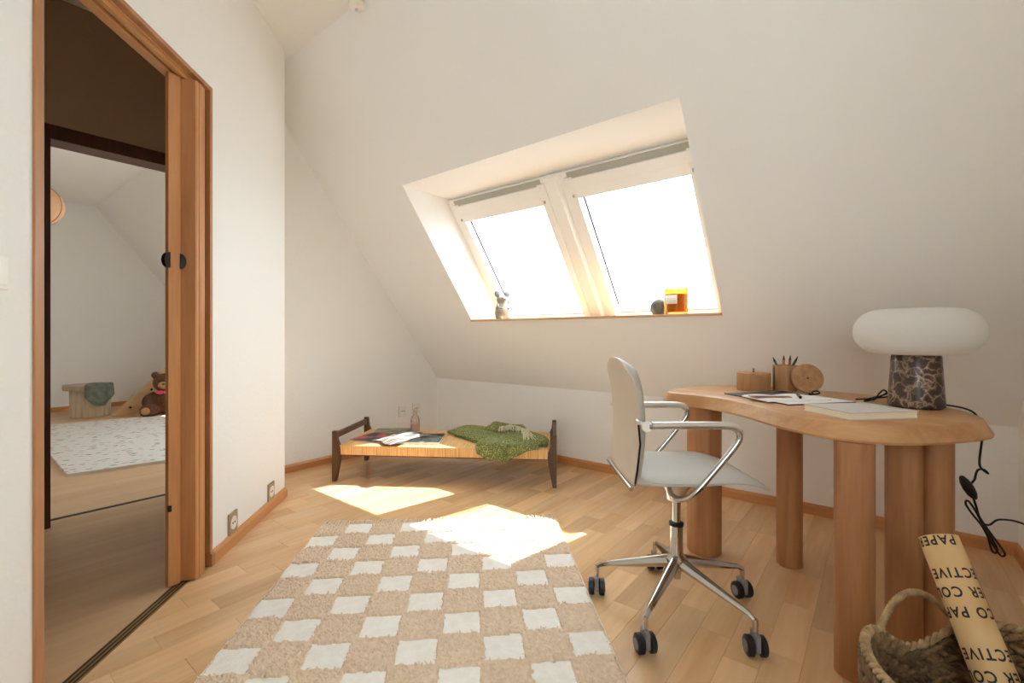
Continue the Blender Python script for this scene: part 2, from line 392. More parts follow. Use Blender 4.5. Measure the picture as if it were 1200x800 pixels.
# ceiling and the slope (one plane over all rooms) with two roof openings
struct(B().box((XB-.12, YB-.12, ZC), (XC, FY+.1, ZC+.1)).obj('ceiling', M['ceil']))
def sx(z, off=0): return XK+off-(z-ZK)/TA
def slope_piece(y0, y1, hole, name):
    b = B(); hy0, hy1, z0, z1 = hole
    for off in (0, KW):
        q = lambda z, y: (sx(z, off), y, z)
        zt = ZC+ (0 if off == 0 else .3); zb = ZK-(0 if off == 0 else .4)
        for ya, yb, za, zb_ in ((y0, hy0, zb, zt), (hy1, y1, zb, zt), (hy0, hy1, zb, z0), (hy0, hy1, z1, zt)):
            b.add([q(za, ya), q(za, yb), q(zb_, yb), q(zb_, ya)], [(0, 1, 2, 3)])
    # plastered reveal: sides, level head, level sill
    for y in (hy0, hy1):
        b.add([(sx(z0), y, z0), (sx(z0, KW), y, z0), (sx(z1, KW), y, z1), (sx(z1), y, z1)], [(0, 1, 2, 3)])
    for z in (z0, z1):
        b.add([(sx(z), hy0, z), (sx(z), hy1, z), (sx(z, KW), hy1, z), (sx(z, KW), hy0, z)], [(0, 1, 2, 3)])
    return struct(b.obj(name, M['wall']))
slope_piece(YR-.1, YW+.065, (WY0, WY1, WZ0, WZ1), 'ceiling_slope')
FG = (3.6, 5.25, WZ0, WZ1)  # unseen extra roof opening, added to brighten the far room
slope_piece(YW+.065, 5.35, FG, 'ceiling_hall_slope')
FH = (5.58, 6.64, 1.12, 1.92)
slope_piece(5.35, FY+.1, FH, 'ceiling_far_slope')
# the room beyond and the hall floor
struct(B().box((FX-.1, YW+.1, 0), (FX, FY+.1, ZC)).obj('wall_far_left', M['wall']))
struct(B().prism([(FX, 0), (XK, 0), (XK, ZK), (XC, ZC), (FX, ZC)], FY, FY+.12, 'xz').obj('wall_far', M['wall']))
struct(B().box((FX, YW+.13, -.06), (XK, FY, 0)).obj('floor_far', M['hallfloor']))
hf = [(XB+.1, XB+.1+D+.05), (1.3, 1.3+D+.05), (1.3, YW+.13), (XB+.1, YW+.13)]
struct(B().prism(hf, -.06, .0005).obj('floor_hall', M['hallfloor']))

# skirting boards
BH, BT = .058, .016
def skirt(name, p, q, inward):
    p, q = Vector(p), Vector(q); d = q-p; L = d.length; a = math.atan2(d.y, d.x)
    b = B().prism([(0, 0), (BT, 0), (BT, BH-.014), (BT*.45, BH), (0, BH)], 0, L, 'yz')
    b2 = B(); 
    for v in b.v: pass
    X = T(p.x, p.y, 0, a)
    sgn = 1 if inward > 0 else -1
    b2.add([(x, y*sgn, z) for x, y, z in b.v], b.f)
    o = b2.obj(name, M['skirt']); o.matrix_world = X
    return struct(o)
skirt('baseboard_knee', (XK, YW-.002, 0), (XK, YR+.002, 0), -1)
skirt('baseboard_cross', (1.366, YW, 0), (XK-BT, YW, 0), -1)
skirt('baseboard_right', (XK-BT, YR, 0), (XS, YR, 0), -1)
k45 = 2**-.5
def dpt(s): return (s*k45-D/2, s*k45+D/2, 0)
skirt('baseboard_diagonal', dpt(SR+.002), dpt(SC), -1)
skirt('baseboard_far', (FX, FY, 0), (XK, FY, 0), -1)

# ------------------------------------------------------------------ roof windows
WX = Matrix(((0, -math.cos(AL), math.sin(AL), 0), (1, 0, 0, 0), (0, math.sin(AL), math.cos(AL), 0), (0, 0, 0, 1)))
def win_frame(z0):                       # local: x along the roof (world y), y up the slope, z outwards
    m = WX.copy(); m.translation = (sx(z0, KW), 0, z0); return m
def up(z, z0): return (z-z0)/math.sin(AL)
def roof_window(name, y0, y1, gy0, gy1, z0, z1, gz0, gz1):
    X = win_frame(z0); H = up(z1, z0); a, b_ = up(gz0, z0), up(gz1, z0)
    t = thing(name, None, None, kind='structure'); t.matrix_world = X
    f = .035
    B().box((y0, 0, -.03), (y0+f, H, .05)).box((y1-f, 0, -.03), (y1, H, .05)).box((y0+f, 0, -.03), (y1-f, f*.8, .05)).box((y0+f, H-f, -.03), (y1-f, H, .05)).obj('outer_frame', M['winwhite'], t)
    s = B()
    s.box((y0+f+.003, f, -.045), (gy0, H-f-.003, .03), .004).box((gy1, f, -.045), (y1-f-.003, H-f-.003, .03), .004)
    s.box((gy0, f*.8+.002, -.045), (gy1, a, .03), .004).box((gy0, b_, -.045), (gy1, H-f-.075, .03), .004)
    s.obj('sash', M['winwhite'], t)
    B().box((gy0-.03, H-f-.075, -.055), (gy1+.03, H-f-.012, -.01), .006).obj('vent_flap', M['winwhite'], t)
    B().box((gy0-.03, H-f-.012, -.04), (gy1+.03, H-.008, -.028), .002).obj('vent_slot', M['wingrey'], t)
    B().box((gy0, a, .0), (gy1, b_, .006)).obj('glass_pane', M['glass'], t)
    B().box((gy0, b_-.012, -.014), (gy1, b_, -.001)).box((gy0, a, -.014), (gy1, a+.01, -.001)).obj('glazing_bead', M['wingrey'], t)
    B().tube([(gy1-.026, a+.06, -.012), (gy1-.026, b_-.012, -.012)], .0066, 8).obj('blind_cord', M['darkseal'], t)
    for yy in (gy0-.02, gy1+.02):
        B().box((yy-.006, b_+.012, -.055), (yy+.006, b_+.03, -.044), .002).obj('hinge_screw', M['wingrey'], t)
    return t
roof_window('window_1', 1.62, WY1, 1.715, 2.422, WZ0, WZ1, 1.168, 1.872)
roof_window('window_2', WY0, 1.55, .775, 1.456, WZ0, WZ1, 1.168, 1.872)
H_ = up(WZ1, WZ0)
mp_ = struct(B().box((1.545, -.002, -.085), (1.625, H_, .05), .005).obj('trim_1', M['winwhite'])); mp_.matrix_world = win_frame(WZ0)
struct(B().box((sx(WZ0)-.012, WY0, WZ0-.014), (sx(WZ0, KW)-.03, WY1, WZ0+.001), .003).obj('window_sill', wood('sill_wood', S(214, 170, 120), S(226, 186, 138), 1, 12, .5)))
w4 = thing('window_fill_back', None, None, kind='structure')  # added window out of view, lets in fill light
f_ = .05
B().box((XB-.10, BW[0], BW[2]), (XB-.04, BW[0]+f_, BW[3])).box((XB-.10, BW[1]-f_, BW[2]), (XB-.04, BW[1], BW[3])).box((XB-.10, BW[0]+f_, BW[2]), (XB-.04, BW[1]-f_, BW[2]+f_)).box((XB-.10, BW[0]+f_, BW[3]-f_), (XB-.04, BW[1]-f_, BW[3])).obj('frame', M['winwhite'], w4)
B().box((XB-.075, BW[0]+f_, BW[2]+f_), (XB-.069, BW[1]-f_, BW[3]-f_)).obj('glass_pane', M['glass'], w4)
roof_window('window_fill_far', FG[0], FG[1], FG[0]+.09, FG[1]-.09, FG[2], FG[3], 1.17, 1.872)  # added out of view to give the far room more light
roof_window('window_3', FH[0], FH[1], FH[0]+.08, FH[1]-.08, FH[2], FH[3], 1.165, 1.73)

# ------------------------------------------------------------------ folding door and its frame
fr = thing('door_frame', None, None, kind='structure')
B().box((ds(SL), -.006, 0), (ds(SL)+.027, WT+.01, DZ), .002, DM).obj('jamb', M['trimwood'], fr)
B().box((ds(SR)-.02, -.008, 0), (ds(SR), WT+.01, DZ), .002, DM).obj('jamb', M['trimwood'], fr)
B().box((ds(SR)-.024, -.016, 0), (ds(SR)+.006, 0, .055), .002, DM).obj('plinth_block', M['trimwood'], fr)
B().box((ds(SL)+.027, -.008, DZ-.018), (ds(SR)-.02, .018, DZ), .002, DM).obj('head_casing', M['trimwood'], fr)
hb = B().box((0, .018, DZ-.02), (SR-SL-.047, WT+.01, DZ), .002).obj('head_lining', M['lintelwood'], fr); hb.matrix_local = DM @ Matrix.Translation((ds(SL)+.027, 0, 0))
for y0, y1 in ((.026, .046), (.062, .1)):
    o = B().box((0, y0, DZ-.036), (SR-SL-.047, y1, DZ-.02), .002).obj('track_strip', M['lintelwood'], fr); o.matrix_local = DM @ Matrix.Translation((ds(SL)+.027, 0, 0))
th = thing('door_threshold', None, None, kind='structure')
B().box((ds(SL)+.027, .014, -.003), (ds(2.02), .058, .002), 0, DM).obj('track_plate', M['threshold'], th)
for y in (.020, .034, .049): B().box((ds(SL)+.027, y, .002), (ds(2.02), y+.0045, .0035), 0, DM).obj('groove', M['groove'], th)

fd = thing('door_1', None, None, kind='structure'); fd.matrix_world = DM
def vprism(name, pts, z0, z1, m): 
    return B().prism([(ds(s), w_) for s, w_ in pts], z0, z1).obj(name, m, fd)
TOPZ = DZ-.038
vprism('lead_stile', [(1.957, .060), (1.993, .036), (2.004, .052), (1.968, .078)], .006, TOPZ, M['doorwood'])
vprism('door_panel', [(2.004, .044), (2.0125, -.009), (2.018, -.0125), (2.030, -.0125), (2.024, .086), (2.008, .086)], .006, TOPZ, M['doorwood'])
for k in range(3):
    s0 = 2.0325+k*.0165
    vprism('door_panel', [(s0, .088), (s0, -.010+k*.002), (s0+.004, -.0145+k*.002), (s0+.0145, -.0145+k*.002), (s0+.0145, .088)], .006, TOPZ, M['doorwood'])
def pull(x, y, a):
    b = B(); n = 16
    arc = [(.029*math.cos(PI*i/n-PI/2), .031*math.sin(PI*i/n-PI/2)) for i in range(n+1)]
    b.prism([(q*.75, p) for q, p in arc], -.011, .011, 'xz')
    o = b.obj('pull_handle', M['blackmetal'], fd); o.matrix_local = T(ds(x), y, 1.296, a); return o
pull(1.999, .042, R(-62)); pull(1.963, .062, R(150))
o = B().box((-.005, -.008, -.012), (.005, .006, .012), .002).obj('latch', M['blackmetal'], fd); o.matrix_local = T(ds(1.96), .058, .316, R(-34))

d2 = thing('door_2', None, None, kind='structure')      # dark frame in the cross wall
B().box((OX0, YW-.008, 0), (.385, YW+.138, OZ-.002), .002).obj('jamb', M['darkwood'], d2)
B().box((OX1-.034, YW-.008, 0), (OX1, YW+.138, OZ-.002), .002).obj('jamb', M['darkwood'], d2)
B().box((.385, YW-.008, 2.018), (OX1-.034, YW+.138, OZ-.002), .002).obj('lintel', M['darkwood'], d2)
B().box((.385, YW+.118, -.002), (OX1-.034, YW+.148, .003)).obj('threshold_strip', M['groove'], d2)

# ------------------------------------------------------------------ sockets, switch, ceiling spot
def socket(label, X, steel=True):
    t = thing('wall_socket', label, 'socket'); t.matrix_world = X     # local x along the wall, y out of it (negative), z up
    B().box((-.041, -.009, -.05), (.041, 0, .05), .002).obj('cover_plate', M['socketsteel'] if steel else M['socket'], t)
    c = Matrix.Rotation(R(90), 4, 'X')
    B().lathe([(.031, .0088), (.031, .0105), (.027, .0105), (.024, .0095), (.001, .0095)], 24, c).obj('insert', M['socket'], t, True, 30)
    for x in (-.0095, .0095): B().lathe([(.0045, .0094), (.0045, .0108)], 10, Matrix.Translation((x, 0, 0)) @ c).obj('contact_hole', M['black'], t)
    return t
socket('steel framed wall socket next to the folding door frame', DM @ T(ds(2.335), 0, .108))
socket('steel framed wall socket close to the outer corner of the diagonal wall', DM @ T(ds(2.785), 0, .104))
socket('white wall socket behind the low bed, left of the glass bottle', T(2.645, YW, .315), False)
socket('white wall socket behind the low bed, directly above the glass bottle', T(2.80, YW, .322), False)
sw = thing('light_switch', 'white light switch on the wall left of the doorway', 'switch'); sw.matrix_world = DM @ T(ds(1.191), 0, 1.147)
B().box((-.04, -.009, -.04), (.04, 0, .04), .003).obj('switch_plate', M['socket'], sw)
B().box((-.03, -.013, -.03), (.03, -.0085, .03), .002).obj('rocker', M['socket'], sw)
cs = thing('ceiling_spot', 'small white glass ceiling lamp at the top edge', 'lamp', (1.375, 2.125, ZC))
B().lathe([(.045, 0), (.045, -.012), (.012, -.016), (.012, -.022)], 24).obj('ceiling_rose', M['socket'], cs, True, 40)
B().lathe([(.012, -.02), (.036, -.03), (.038, -.055), (.024, -.066), (.001, -.066)], 24).obj('lamp_shade', M['bandplate'], cs, True, 40)
B().lathe([(.006, -.066), (.008, -.076), (.001, -.082)], 12).obj('finial', M['satin'], cs, True)

# ------------------------------------------------------------------ checked rug
RA = R(45)-R(2.1)
rug = thing('checked_rug', 'beige shag rug with a checkerboard of flat white squares', 'rug', (0, 0, 0), RA)
# local x along the rug (away from the camera), local y to the left
P_ = .1372; RX1 = 2.515; RX0 = RX1-.135*15-.03; RY1 = .803; RY0 = RY1-9*P_
B().box((RX0, RY0, .0005), (RX1-.04, RY1, .008)).obj('backing', M['rugbase'], rug)
pile_v = []; pile_f = []; squares = []
def is_white(r, c): return r >= 0 and (r+c) % 2 == 1
NR = 15
sqm = None
for r in range(NR):
    xc = RX1-.04-.068-.1355*r
    for c in range(9):
        yc = RY1-.068-c*P_
        if is_white(r, c):
            if sqm is None:
                b = B(); nn = 8
                b.grid(lambda u, v: (.063*(2*u-1)+.004*math.sin(9*v), .063*(2*v-1)+.003*math.sin(8*u+1), .0105+.0022*(math.sin(u*7)*math.sin(v*6))), nn, nn)
                sqm = b.mesh('white_square'); sqm.materials.append(M['rugwhite'])
                for p in sqm.polygons: p.use_smooth = True
            o = bpy.data.objects.new('white_square', sqm); COL.objects.link(o); o.parent = rug
            o.location = (xc, yc, random.uniform(0, .001)); o.rotation_euler = (0, 0, random.choice((0, PI/2, PI, -PI/2))+random.uniform(-.04, .04))
# shag: a lumpy closed pile with loose tufts, cut away over the flat white squares
rnd = random.Random(3)
st = .0062; nx = int((RX1-.04-RX0)/st); ny = int((RY1-RY0)/st)
def pile_h(x, y):
    r = (RX1-.04-x)/.1355; c = (RY1-y)/P_
    ri, ci = int(r), min(8, max(0, int(c))); fx, fy = r-ri, c-ci
    q = noise.noise(Vector((x*60, y*60, 1)))*.0042+noise.noise(Vector((x*150, y*150, 5)))*.0044
    edge = min(x-RX0, RX1-.04-x, y-RY0, RY1-y); e = min(1, max(0, edge/.012))
    if is_white(ri, ci):
        d = min(fx, 1-fx, fy, 1-fy)+noise.noise(Vector((x*45, y*45, 8)))*.03
        if d > .055: return None
    seam = max(0, 1-min(fx, 1-fx)/.09)
    return .004+e*(.0115+q+.006*seam*(.6+noise.noise(Vector((x*40, y*40, 2)))))
hv = []; idx = {}
for i in range(nx+1):
    for k in range(ny+1):
        x, y = RX0+(RX1-.04-RX0)*i/nx, RY0+(RY1-RY0)*k/ny
        h = pile_h(x, y); pile_v.append((x+rnd.uniform(-.0016, .0016), y+rnd.uniform(-.0016, .0016), .007 if h is None else h+rnd.uniform(-.0012, .0012))); hv.append(h)
for i in range(nx):
    for k in range(ny):
        q = (i*(ny+1)+k, (i+1)*(ny+1)+k, (i+1)*(ny+1)+k+1, i*(ny+1)+k+1)
        if sum(hv[t] is not None for t in q) >= 2: pile_f.append(q)
for i in range(16000):
    px, py = rnd.uniform(RX0, RX1-.04), rnd.uniform(RY0, RY1); h = pile_h(px, py)
    if h is None: continue
    a = rnd.uniform(0, 2*PI); le = rnd.uniform(.006, .013); w_ = .0022; dx, dy = math.cos(a), math.sin(a); o = len(pile_v)
    pile_v += [(px-dy*w_, py+dx*w_, h-.002), (px+dy*w_, py-dx*w_, h-.002), (px+dx*le*.6-dy*w_, py+dy*le*.6+dx*w_, h+.004), (px+dx*le*.6+dy*w_, py+dy*le*.6-dx*w_, h+.004), (px+dx*le, py+dy*le, h+.0015)]
    pile_f += [(o, o+1, o+3, o+2), (o+2, o+3, o+4)]
me = bpy.data.meshes.new('pile'); me.from_pydata(pile_v, [], pile_f)
tag(link('pile', me, M['rugpile'], rug), kind='stuff')
b = B()
for i in range(120):
    y = RY0+(RY1-RY0)*(i+.5)/120; a = rnd.uniform(-.012, .012); l_ = rnd.uniform(.045, .075)
    b.tube([(RX1-.045, y, .008), (RX1-.045+l_*.5, y+a*.5, .011+rnd.uniform(0, .006)), (RX1-.045+l_, y+a, .004)], .0028, 4)
tag(b.obj('fringe', M['fringe'], rug), kind='stuff')

# ------------------------------------------------------------------ low bed
LB, WB = 1.528, .565
BX = T(1.703, 2.923, 0, R(-56.71))
bed = thing('low_daybed', 'low wooden daybed with a cane-corded top and dark walnut posts', 'bed'); bed.matrix_world = BX
prof = [(0, 0), (.026, 0), (.050, .12), (.060, .19), (.056, .235), (.036, .28), (.030, .343), (0, .343)]
for fx in (0, 1):
    for fy in (0, 1):
        pr = [(LB-p if fx else p, z) for p, z in prof]
        y0 = 0 if fy == 0 else WB-.03
        b = B().prism(pr, y0, y0+.03, 'xz'); b.obj('post', M['walnut'], bed)
    x0 = .004 if fx == 0 else LB-.026
    B().box((x0, .03, .292), (x0+.022, WB-.03, .332), .003).obj('end_rail', M['walnut'], bed)
b = B().box((.045, .004, .183), (LB-.045, WB-.004, .247), .006); b.obj('corded_top', M['cane'], bed)
B().box((.058, .04, .168), (LB-.058, WB-.04, .182)).obj('slat_frame', M['walnut'], bed)
BZ = .2475
def onbed(name, label, cat, a, b_, rz, z=BZ, group=None):
    t = thing(name, label, cat, (0, 0, 0), 0, group); t.matrix_world = BX @ T(a, b_, z, rz); return t
def booklet(t, w_, h_, th_, cover, pages):
    B().box((-w_/2+.002, -h_/2+.002, .0012), (w_/2-.002, h_/2-.002, th_-.0012)).obj('pages', pages, t)
    B().box((-w_/2, -h_/2, 0), (w_/2, h_/2, .0012)).obj('back_cover', cover, t)
    B().box((-w_/2, -h_/2, th_-.0012), (w_/2, h_/2, th_)).obj('front_cover', cover, t)
    return t
booklet(onbed('magazine', 'pink and dark magazine lying leftmost on the daybed', 'magazine', .235, .235, R(-18)), .30, .25, .006, M['cover1'], M['paper'])
booklet(onbed('magazine', 'olive covered magazine at the back of the daybed', 'magazine', .27, .47, R(8), BZ+.0062), .28, .14, .006, M['cover3'], M['paper'])
booklet(onbed('picture_book', 'dark covered picture book lying beside the striped cloth', 'book', .575, .225, R(5)), .27, .29, .014, M['cover2'], M['paper'])
# striped cloth heaped over magazine and book
cl = onbed('striped_cloth', 'white cloth with thin grey stripes heaped on the magazines', 'cloth', .43, .19, R(-30), BZ+.015)
def clothf(u, v):
    x = (u-.5)*.22*(1-.25*v); y = (v-.5)*.37
    e = min(1, 6*min(u, 1-u))*min(1, 6*min(v, 1-v))
    return (x+.012*math.sin(8*v), y+.02*math.sin(6*u), .003+e*(.007+.005*math.sin(u*15+3*v)+.010*math.sin(v*PI)))
o = B().grid(clothf, 28, 28).obj('striped_cloth_sheet', M['stripecloth'], cl, True)
so_ = o.modifiers.new('thickness', 'SOLIDIFY'); so_.thickness = .0025; so_.offset = 1
bt = onbed('glass_bottle', 'clear glass bottle with a pinkish lower half at the back of the daybed', 'bottle', .424, .515, 0, BZ)
B().lathe([(.001, .001), (.034, .001), (.036, .01), (.036, .085), (.030, .11), (.016, .125), (.014, .165), (.017, .168), (.014, .17), (.012, .165), (.013, .125), (.027, .11), (.033, .085), (.033, .006), (.001, .006)], 28).obj('bottle_glass', M['bottle'], bt, True, 50)
B().lathe([(.001, .0065), (.032, .0065), (.0325, .062), (.001, .062)], 24).obj('bottle_contents', mat('pink_salt', S(236, 206, 186), .6), bt, True, 50)

# green blanket: cloth lying on the top and falling over the front edge
def drape(a, b_, h):
    if b_ >= .004: return (a, b_, BZ+h)
    d = .004-b_
    return (a, -.004-h*.9-.012*math.sin(min(1, d*14)*PI*.5)*.3, BZ+h-d)
def coons(cb, ct, cl_, cr_, u, v):
    def at(c, t):
        f = t*(len(c)-1); i = min(int(f), len(c)-2); return c[i].lerp(c[i+1], f-i)
    P = (1-v)*at(cb, u)+v*at(ct, u)+(1-u)*at(cl_, v)+u*at(cr_, v)
    return P-((1-u)*(1-v)*cb[0]+u*(1-v)*cb[-1]+(1-u)*v*ct[0]+u*v*ct[-1])
V2 = lambda L: spline([(a, b_, 0) for a, b_ in L], 8)
bl = onbed('green_blanket', 'crumpled green wool blanket with pale fringe hanging over the daybed edge', 'blanket', 0, 0, 0, 0)
def sheet(name, cb, ct, cl_, cr_, hf, nu=70, nv=50, th=.005):
    cb, ct, cl_, cr_ = V2(cb), V2(ct), V2(cl_), V2(cr_)
    def f(u, v):
        P = coons(cb, ct, cl_, cr_, u, v)
        return drape(P.x, P.y, max(.004, hf(u, v, P)))
    o = B().grid(f, nu, nv).obj(name, M['blanket'], bl, True)
    m_ = o.modifiers.new('thickness', 'SOLIDIFY'); m_.thickness = th; m_.offset = 1
    return o
def sm(x): x = max(0, min(1, x)); return x*x*(3-2*x)
def nz3(P, k, z): return noise.noise(Vector((P.x*k, P.y*k, z)))
# long slab of folded wool lying back to left
def h_slab(u, v, P):
    e = sm(9*min(u, 1-u))*sm(7*min(v, 1-v))
    return .016+e*(.016+.010*math.sin(v*PI)+.007*math.sin(u*9+v*2)+.008*nz3(P, 9, 3))
sheet('folded_slab', [(.70, .43), (.82, .30), (.95, .16), (1.08, .03), (1.22, .04), (1.38, .05), (1.46, .08)], [(.80, .57), (.95, .58), (1.10, .54), (1.25, .50), (1.36, .40), (1.44, .28), (1.475, .18)],
      [(.70, .43), (.745, .51), (.80, .57)], [(1.46, .08), (1.47, .13), (1.475, .18)], h_slab, 90, 44, .006)
def h_under(u, v, P): return .006+.003*math.sin(u*30)
sheet('under_layer', [(.70, .43), (.82, .295), (.95, .155), (1.08, .025), (1.22, .03), (1.38, .04), (1.465, .07)], [(.79, .555), (.95, .56), (1.10, .52), (1.25, .48), (1.36, .38), (1.43, .28), (1.465, .18)],
      [(.70, .43), (.745, .50), (.79, .555)], [(1.465, .07), (1.47, .13), (1.465, .18)], h_under, 60, 20, .006)
# left lobe falling over the front edge
def h_left(u, v, P):
    e = sm(5*min(u, 1-u))*sm(5*(1-v))
    return .030+e*(.016*math.sin(u*PI)+.007*math.sin(u*13))*1.0-.016*sm((u-.8)*5)
sheet('hanging_lobe', [(1.00, -.045), (1.05, -.085), (1.11, -.105), (1.17, -.103), (1.205, -.095)], [(1.06, .30), (1.12, .36), (1.18, .37), (1.22, .34)],
      [(1.00, -.045), (1.00, .06), (1.03, .18), (1.06, .30)], [(1.205, -.095), (1.20, .04), (1.21, .18), (1.22, .34)], h_left, 44, 54)
def h_right(u, v, P):
    e = sm(5*min(u, 1-u))*sm(5*(1-v))
    return .026+e*(.020*math.sin(u*PI)+.006*math.sin(u*10+1))+.010*sm((.25-u)*4)
sheet('hanging_lobe', [(1.195, -.105), (1.24, -.082), (1.30, -.06), (1.36, -.035), (1.41, -.01)], [(1.23, .34), (1.28, .34), (1.33, .27), (1.38, .16)],
      [(1.195, -.105), (1.215, .02), (1.225, .18), (1.23, .34)], [(1.41, -.01), (1.405, .04), (1.395, .10), (1.38, .16)], h_right, 44, 50)
# flap folded back at the rear
def h_flap(u, v, P):
    e = sm(6*min(u, 1-u))*sm(5*min(v, 1-v))
    return .046+e*(.016+.010*math.sin(u*7+1)+.008*nz3(P, 10, 6))
sheet('rear_flap', [(.985, .40), (1.06, .35), (1.13, .33), (1.20, .36), (1.27, .40)], [(1.02, .58), (1.09, .61), (1.17, .59), (1.24, .54), (1.30, .47)],
      [(.985, .40), (1.0, .50), (1.02, .58)], [(1.27, .40), (1.29, .44), (1.30, .47)], h_flap, 44, 34)
b = B()
ed = V2([(1.13, .36), (1.20, .44), (1.27, .36), (1.32, .22), (1.34, .10)])
for i in range(90):
    f = i/89*(len(ed)-1); k = min(int(f), len(ed)-2); P = ed[k].lerp(ed[k+1], f-k)
    a = rnd.uniform(-2.6, -1.2); L = rnd.uniform(.04, .09); q = []
    for j in range(5):
        t_ = j/4; q.append((P.x+math.cos(a+.5*t_)*L*t_, P.y+math.sin(a+.5*t_)*L*t_, BZ+.064+.018*math.sin(t_*PI)-.014*t_+rnd.uniform(-.002, .006)))
    b.tube(q, .0026, 5)
tag(b.obj('fringe', M['blankfringe'], bl), kind='stuff')

# ------------------------------------------------------------------ swivel chair
ch = thing('swivel_chair', 'grey leather swivel chair with chrome arms and five-star base at the desk', 'chair', (1.690, .577, 0), R(FWD-90))
B().lathe([(.001, .118), (.016, .118), (.017, .15), (.036, .158), (.038, .19), (.024, .205), (.022, .31), (.001, .31)], 28).obj('base_hub', M['chrome'], ch, True, 35)
B().lathe([(.025, .308), (.026, .318), (.018, .321)], 24).obj('column_ring', M['black'], ch, True, 35)
B().lathe([(.015, .31), (.015, .42)], 20).obj('gas_column', M['chrome'], ch, True, 35)
B().lathe([(.034, .402), (.036, .43), (.055, .462), (.07, .512), (.001, .512)], 28).obj('seat_mount', M['satin'], ch, True, 35)
wheel = None
for k, wa in enumerate((108.3, 36.3, -35.7, -107.7, -179.7)):
    a = R(wa-(FWD-90)); X = Matrix.Rotation(a, 4, 'Z')
    b = B(); n = 10; secs = []
    for i in range(12):
        t_ = i/11; r_ = .028+.262*t_
        zc = .176-.060*t_; hw = .023-.0135*t_; hh = .0235-.0155*t_
        if i == 11: zc = .108
        secs.append([(r_, hw*math.cos(2*PI*q/n)*(1 if math.sin(2*PI*q/n) < .3 else .75), zc+hh*math.sin(2*PI*q/n)) for q in range(n)])
    vs = [v for s_ in secs for v in s_]; fs = [(i*n+q, i*n+(q+1) % n, (i+1)*n+(q+1) % n, (i+1)*n+q) for i in range(11) for q in range(n)]
    fs += [tuple(range(n)), tuple(11*n+q for q in range(n))]
    b.add(vs, fs, X); b.tube([(.288, 0, .112), (.29, 0, .098), (.29, 0, .068)], [.009, .009, .008], 12, X=X)
    b.obj('star_leg', M['chrome'], ch, True, 45)
    X2 = Matrix.Translation(X @ Vector((.29, 0, .031))) @ Matrix.Rotation(R(-90+(-8, 6, 12, -4, 9)[k]), 4, 'Z')
    cst = B().box((-.026, -.0075, -.012), (.026, .0075, .042), .006, X2).obj('caster', M['greyplastic'], ch)
    for sgn in (-1, 1):
        Y = X2 @ Matrix.Translation((0, sgn*.0195, -.0005)) @ Matrix.Rotation(R(90), 4, 'X')
        B().lathe([(.001, -.0105), (.026, -.0105), (.0305, -.007), (.0305, .007), (.026, .0105), (.001, .0105)], 24, Y).obj('wheel', M['black'], cst, True, 40)
        Y2 = X2 @ Matrix.Translation((0, sgn*.031, -.0005)) @ Matrix.Rotation(R(90), 4, 'X')
        B().lathe([(.001, -.0015), (.017, -.0015), (.017, .0015), (.001, .0015)], 18, Y2).obj('wheel_cap', M['greyplastic'], cst)
# seat
def seat_pt(u, v, top):
    # u front-back 0..1, v side to side 0..1, rounded plan
    x = -.205+.465*u; s_ = 2*v-1
    hw = .205*(1-.10*max(0, (u-.55)/.45)**2-.12*max(0, (.18-u)/.18)**2)
    y = s_*hw
    x += -.022*(abs(s_)**4)*(1 if u > .5 else -1)*abs(2*u-1)
    zt = .541+.003*math.cos(u*PI)-.036*max(0, (u-.66)/.34)**2-.006*(1-s_*s_)
    th = .044-.030*max(0, (u-.45)/.55)**.8
    ed = max(abs(s_)**6, abs(2*u-1)**12)
    z0 = zt; zt = z0-ed*th*.45; zb = z0-th+ed*th*.35
    return (x, y, zt if top else zb)
b = B(); b.grid(lambda u, v: seat_pt(u, v, True), 34, 26); b.grid(lambda u, v: seat_pt(u, v, False), 34, 26)
bm = bmesh.new(); me = b.mesh('seat'); bm.from_mesh(me)
def close_pair(b, nu, nv):
    o = (nu+1)*(nv+1); f = []
    ring = [i for i in range(nu+1)]+[j*(nu+1)+nu for j in range(1, nv+1)]+[nv*(nu+1)+i for i in range(nu-1, -1, -1)]+[j*(nu+1) for j in range(nv-1, 0, -1)]
    for i in range(len(ring)):
        p, q = ring[i], ring[(i+1) % len(ring)]; f.append((p, q, q+o, p+o))
    b.f += f
bm.free()
close_pair(b, 34, 26); b.obj('seat', M['leather'], ch, True, 60)
# backrest: front cushion and rear shell
def back_pt(u, v, d):
    z = .508+.41*v; s_ = 2*u-1
    hw = .170+.032*math.sin(min(1, v*1.25)*PI*.5)-.004*v
    rc = max(0, (v-.80)/.20); hw *= (1-.30*rc**3.2)
    x = -.200+.018*math.sin(v*PI)*1.0-.014*v*v*1.2 -.010*(1-s_*s_)*.9
    z -= .028*(abs(s_)**3)*max(0, (v-.7)/.3)
    ed = max(abs(s_)**10, abs(2*v-1)**16)
    return (x+d*(1-.75*ed), s_*hw, z)
b = B(); b.grid(lambda u, v: back_pt(u, v, .034), 22, 34); b.grid(lambda u, v: back_pt(u, v, .004), 22, 34); close_pair(b, 22, 34)
b.obj('backrest', M['leather'], ch, True, 60)
b = B(); b.grid(lambda u, v: back_pt(u, v, .002), 22, 34); b.grid(lambda u, v: back_pt(u, v, -.008), 22, 34); close_pair(b, 22, 34)
tag(b.obj('back_shell', M['leatherback'], ch, True, 60), 'beige leather rear shell of the backrest')
B().tube([(-.212, -.185, .500), (-.212, .175, .500)], .0075, 12).obj('back_rod', M['chrome'], ch, True, 50)
B().tube([(-.195, -.165, .506), (-.193, -.188, .56), (-.188, -.203, .65), (-.194, -.205, .712)], .0035, 10).obj('back_stay', M['blackmetal'], ch, True)
